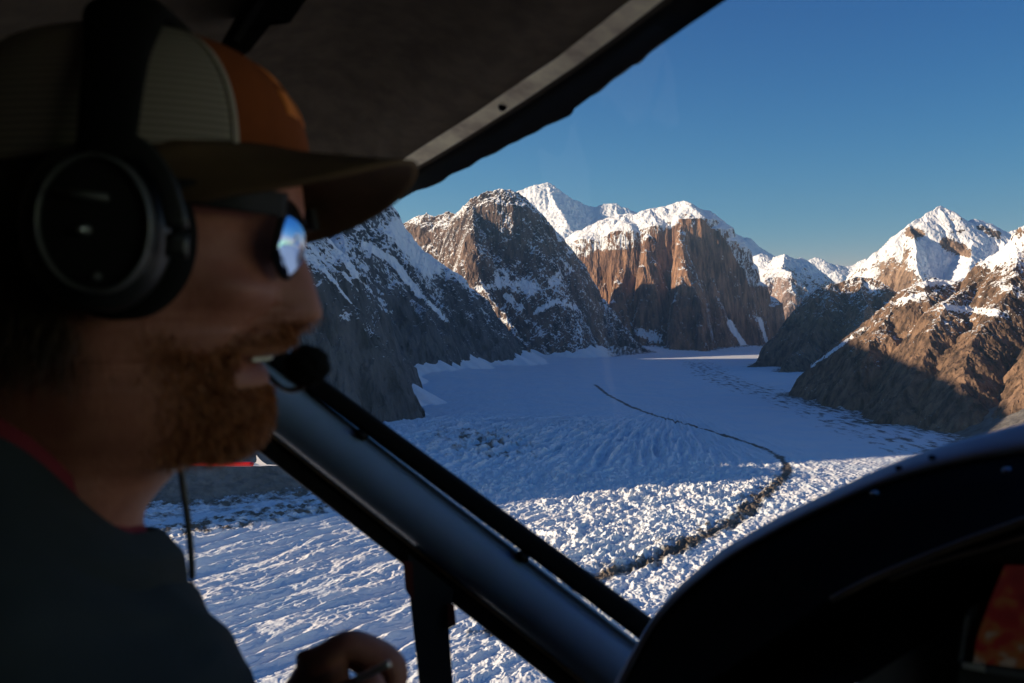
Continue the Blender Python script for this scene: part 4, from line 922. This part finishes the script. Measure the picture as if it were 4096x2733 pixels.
# positions are corrected for being nearer than the face
def near(px, py, off):
    k = (DH+off)/DH; return (CX+(px-CX)*k, HOR+(py-HOR)*k)
for sd in (-1, 1):
    cu = bpy.data.objects.new("ear_cup", None); COL.objects.link(cu); cu.parent = headset
    cx1, cy1 = near(430, 930, -.085) if sd < 0 else near(430, 930, -.085)
    cx2, cy2 = near(358, 890, -.115) if sd < 0 else near(358, 890, -.115)
    s1 = .83; s2 = .78
    oval("ear_cushion", cx1+10, cy1, 300*s1, 355*s1, sd*.066, sd*.086, m_foam, cu, bev=.25, tilt=.08)
    oval("cup_shell", cx1-15, cy1-10, 285*s1, 335*s1, sd*.082, sd*.108, m_plast, cu, .1, .35, tilt=.08)
    oval("cup_ring", cx2, cy2, 238*s2, 287*s2, sd*.106, sd*.113, m_ring, cu, inner=.93, tilt=.06)
    oval("cup_cap", cx2, cy2, 225*s2, 272*s2, sd*.100, sd*.110, m_plast, cu, .2, .1, tilt=.06)
    a = near(333, 919, -.115); oval("knob", a[0], a[1], 24*s2, 24*s2, sd*.108, sd*.116, m_silver if sd < 0 else m_plast, cu, .3, .3, n=20)
    a = near(376, 1105, -.115); oval("knob", a[0], a[1], 16*s2, 18*s2, sd*.106, sd*.113, m_ring, cu, .3, .3, n=20)
    a = near(329, 781, -.113); c0 = W(a[0], a[1]); 
    bm = bmesh.new(); bmesh.ops.create_cube(bm, size=1); bmesh.ops.scale(bm, vec=(.0235,.003,.0036), verts=bm.verts); bmesh.ops.rotate(bm, matrix=Matrix.Rotation(R(7),3,'Y'), verts=bm.verts)
    bmesh.ops.bevel(bm, geom=bm.edges, offset=.0008, segments=2, affect='EDGES'); bmesh.ops.translate(bm, vec=(c0.x, DH+sd*.1135, c0.z), verts=bm.verts); bm_obj("name_plate", bm, m_ring, cu)
    # yoke
    yk = []
    for a, b_ in ((705,1030),(712,900),(670,740),(580,610),(470,545)):
        q = near(a, b_, -.1); p = W(q[0], q[1]); yk.append(Vector((p.x, DH+sd*.1, p.z)))
    sweep("yoke", smooth_path(yk, 20, 2), rrect(.010,.006,.4), m_plast, cu, n=20)
# headband over the cap
VV = []; secw = [(-.5,0),(-.46,.5),(0,1),(.46,.5),(.5,0),(.46,-.3),(-.46,-.3)]
angs = np.linspace(-80, 80, 44)
def band_pt(a):
    t = abs(a); y = .104*math.sin(R(t))**.8
    p = P(float(np.interp(t, [0,30,55,80], [505,490,455,420])), float(np.interp(t, [0,15,30,45,60,80], [52,66,118,220,360,640])), DH-y)
    return Vector((p.x, DH+(y if a > 0 else -y), p.z))
for a in angs:
    c0 = band_pt(a); tg = (band_pt(a+1)-band_pt(a-1)).normalized(); nrm = Vector((1,0,0)).cross(tg)
    if nrm.z < 0 and abs(a) < 70 or (nrm.y*a < 0 and abs(a) > 20): nrm = -nrm
    wd = float(np.interp(abs(a), [0, 20, 45, 80], [.046, .042, .031, .026])); tk = float(np.interp(abs(a), [0, 40, 80], [.014, .010, .006]))
    for q, b_ in secw: VV.append((c0.x+q*wd, c0.y+nrm.y*b_*tk, c0.z+nrm.z*b_*tk))
pts = angs
k = len(secw); Fc = [(i*k+j, i*k+(j+1) % k, (i+1)*k+(j+1) % k, (i+1)*k+j) for i in range(len(pts)-1) for j in range(k)]
hb = mesh_np("headband", VV, Fc, m_foam, headset); hb.modifiers.new("s", 'SUBSURF').levels = 1
# microphone: foam ball on a thin boom that comes round from the far ear cup
bm = bmesh.new(); bmesh.ops.create_icosphere(bm, subdivisions=4, radius=1)
for v in bm.verts:
    n_ = v.co.copy(); v.co *= 1+.05*math.sin(9*n_.x+3)*math.sin(8*n_.z)+.03*math.sin(23*n_.y)
bmesh.ops.scale(bm, vec=(.0125,.0105,.0115), verts=bm.verts); bmesh.ops.translate(bm, vec=W(1212,1468,.012), verts=bm.verts); bm_obj("mic_foam", bm, m_foam, headset)
circ = lambda r, n=12: [(r*math.cos(a), r*math.sin(a)) for a in np.linspace(0, 2*np.pi, n, endpoint=False)]
sweep("mic_boom", smooth_path([W(1215,1530,.012), W(1195,1562,.014), W(1120,1578,.022), W(1040,1570,.045), W(900,1500,.075), W(700,1300,.095), W(560,1100,.1)], 50, 6), circ(.0017), m_plast, headset, n=50)
sweep("cable", smooth_path([P(620,1100,.63), P(700,1500,.62), P(716,1760,.61), P(723,1882,.60), P(748,2050,.60), P(766,2220,.60), P(770,2360,.60), P(760,2480,.60), P(735,2640,.60), P(700,2900,.60)], 60, 5), circ(.0021), m_plast, headset, n=60)
# ================================================================== SUNGLASSES
glasses = bpy.data.objects.new("sunglasses", None); COL.objects.link(glasses)
tag(glasses, "dark framed wraparound sunglasses with blue mirrored lenses on the pilot's face", "sunglasses")
def lens_mat():
    m, nt, b = new_mat("blue_mirror_lens"); b.inputs['Metallic'].default_value = 1; b.inputs['Roughness'].default_value = .06
    b.inputs['Base Color'].default_value = (.42,.62,.95,1); return m
m_lens = lens_mat(); m_frame = simple_mat("black_glasses_frame", (.012,.012,.013), .6, spec=.15)
lp = [(1157,800),(1186,830),(1210,875),(1222,925),(1222,985),(1206,1045),(1183,1092),(1157,1122),(1132,1085),(1113,1040),(1108,1000),(1118,920),(1136,850)]
def lens(sd):
    n = 60; pl = np.array(lp+[lp[0]], float); d = np.concatenate([[0], np.cumsum(np.hypot(*np.diff(pl, axis=0).T))]); t = np.linspace(0, d[-1], n, endpoint=False)
    bx = np.interp(t, d, pl[:, 0]); by = np.interp(t, d, pl[:, 1])
    for _ in range(3): bx = (np.roll(bx,1)+2*bx+np.roll(bx,-1))/4; by = (np.roll(by,1)+2*by+np.roll(by,-1))/4
    def pos(px, py):
        q = (px-1105)/120; dep = -.036+.030*q; bow = .004*(1-(2*q-1)**2)+.0045*(1-((py-960)/162)**2)
        k = (DH+dep)/DH
        x = CX+(px-CX)*k; y = HOR+(py-HOR)*k; p = W(x, y, 0)
        yy_ = dep-bow*.35
        return Vector((p.x-.0055+bow*.9-(.011 if sd > 0 else 0), DH-yy_*sd*1.0 if sd > 0 else DH+yy_, p.z))
    cx, cy = bx.mean(), by.mean(); VV = []
    rr = [1, .8, .6, .4, .2, .02]
    for r in rr:
        for a, b_ in zip(bx, by): VV.append(tuple(pos(cx+(a-cx)*r, cy+(b_-cy)*r)))
    Fc = [(i*n+j, i*n+(j+1) % n, (i+1)*n+(j+1) % n, (i+1)*n+j) for i in range(len(rr)-1) for j in range(n)]
    o = mesh_np("lens", VV, Fc, m_lens, glasses); s_ = o.modifiers.new("t", 'SOLIDIFY'); s_.thickness = .0015; s_.offset = -1
    pth = [pos(a, b_) for a, b_ in zip(bx, by)]; pth = pth+pth[:2]
    sweep("lens_rim", pth, circ(.0015, 8), m_frame, glasses, n=len(pth))
lens(-1); lens(1)
for sd in (-1, 1):
    a1 = near(1140, 822, -.038); a2 = near(960, 796, -.062); a3 = near(740, 768, -.074); a4 = near(450, 740, -.074)
    pts = [Vector((W(a[0],a[1]).x, DH+sd*o_, W(a[0],a[1]).z)) for a, o_ in ((a1,.039),(a2,.064),(a3,.077),(a4,.076))]
    sweep("temple_arm", smooth_path(pts, 24, 2), rrect(.0125,.0035,.4), m_frame, glasses, scale=(1.0,.85), n=24)
pts = [Vector((W(1206,0).x-.002, DH+o_, P(0,885,DH).z)) for o_ in (-.009,-.004,0,.004,.009)]
sweep("bridge", pts, rrect(.004,.003,.4), m_frame, glasses, n=8)
# ================================================================== ROD IN THE HAND
sweep_o = sweep("metal_rod", [P(1425,2716,.556), P(1500,2684,.556), P(1560,2652,.556)], circ(.0021), m_silver, None, n=8)
tag(sweep_o, "thin pale metal rod held between the pilot's thumb and fingers", "rod")
# ================================================================== DISTANT AIRCRAFT
def plane():
    D = 210.0; e = bpy.data.objects.new("light_aircraft", None); COL.objects.link(e)
    tag(e, "small red and white aircraft low over the scree, just below the pilot's chin", "aircraft")
    mr = simple_mat("red_aircraft_paint", (.50,.012,.010), .35); mw = simple_mat("white_aircraft_paint", (.75,.73,.70), .4)
    def tube(name, pts, mat, flat=1.0, n=20):
        VV = []; 
        for x, y, r in pts:
            c0 = P(x, y, D)
            for a in np.linspace(0, 2*np.pi, n, endpoint=False): VV.append((c0.x, c0.y+math.cos(a)*r*flat*D/F, c0.z+math.sin(a)*r*D/F))
        k = len(pts); Fc = [(i*n+j, i*n+(j+1) % n, (i+1)*n+(j+1) % n, (i+1)*n+j) for i in range(k-1) for j in range(n)]
        return mesh_np(name, VV, Fc, mat, e)
    tube("fuselage", [(640,1853,.3),(680,1853,5),(760,1854,9),(840,1856,9.5),(930,1857,9.5),(1000,1857,9.3),(1012,1857,8),(1016,1857,4),(1017,1857,.1)], mr, 1.6)
    tube("tail_boom", [(1008,1859,5),(1040,1861,4.5),(1075,1861,2.4),(1110,1862,1.2),(1140,1862,.6)], mw)
    pl = [(1024,1822),(1027,1821),(1030,1826),(1040,1838),(1052,1849),(1066,1857),(1066,1862),(1016,1862),(1016,1854),(1025,1848),(1027,1838)]
    VV = [tuple(P(x, y, D-.12)) for x, y in pl]+[tuple(P(x, y, D+.12)) for x, y in pl]; n = len(pl)
    bm = bmesh.new(); vs = [bm.verts.new(v) for v in VV]; bm.faces.new(vs[:n]); bm.faces.new(vs[n:][::-1])
    for i in range(n): bm.faces.new((vs[i], vs[(i+1) % n], vs[n+(i+1) % n], vs[n+i]))
    bmesh.ops.recalc_face_normals(bm, faces=bm.faces); bm_obj("tail_fin", bm, mw, e, False)
plane()
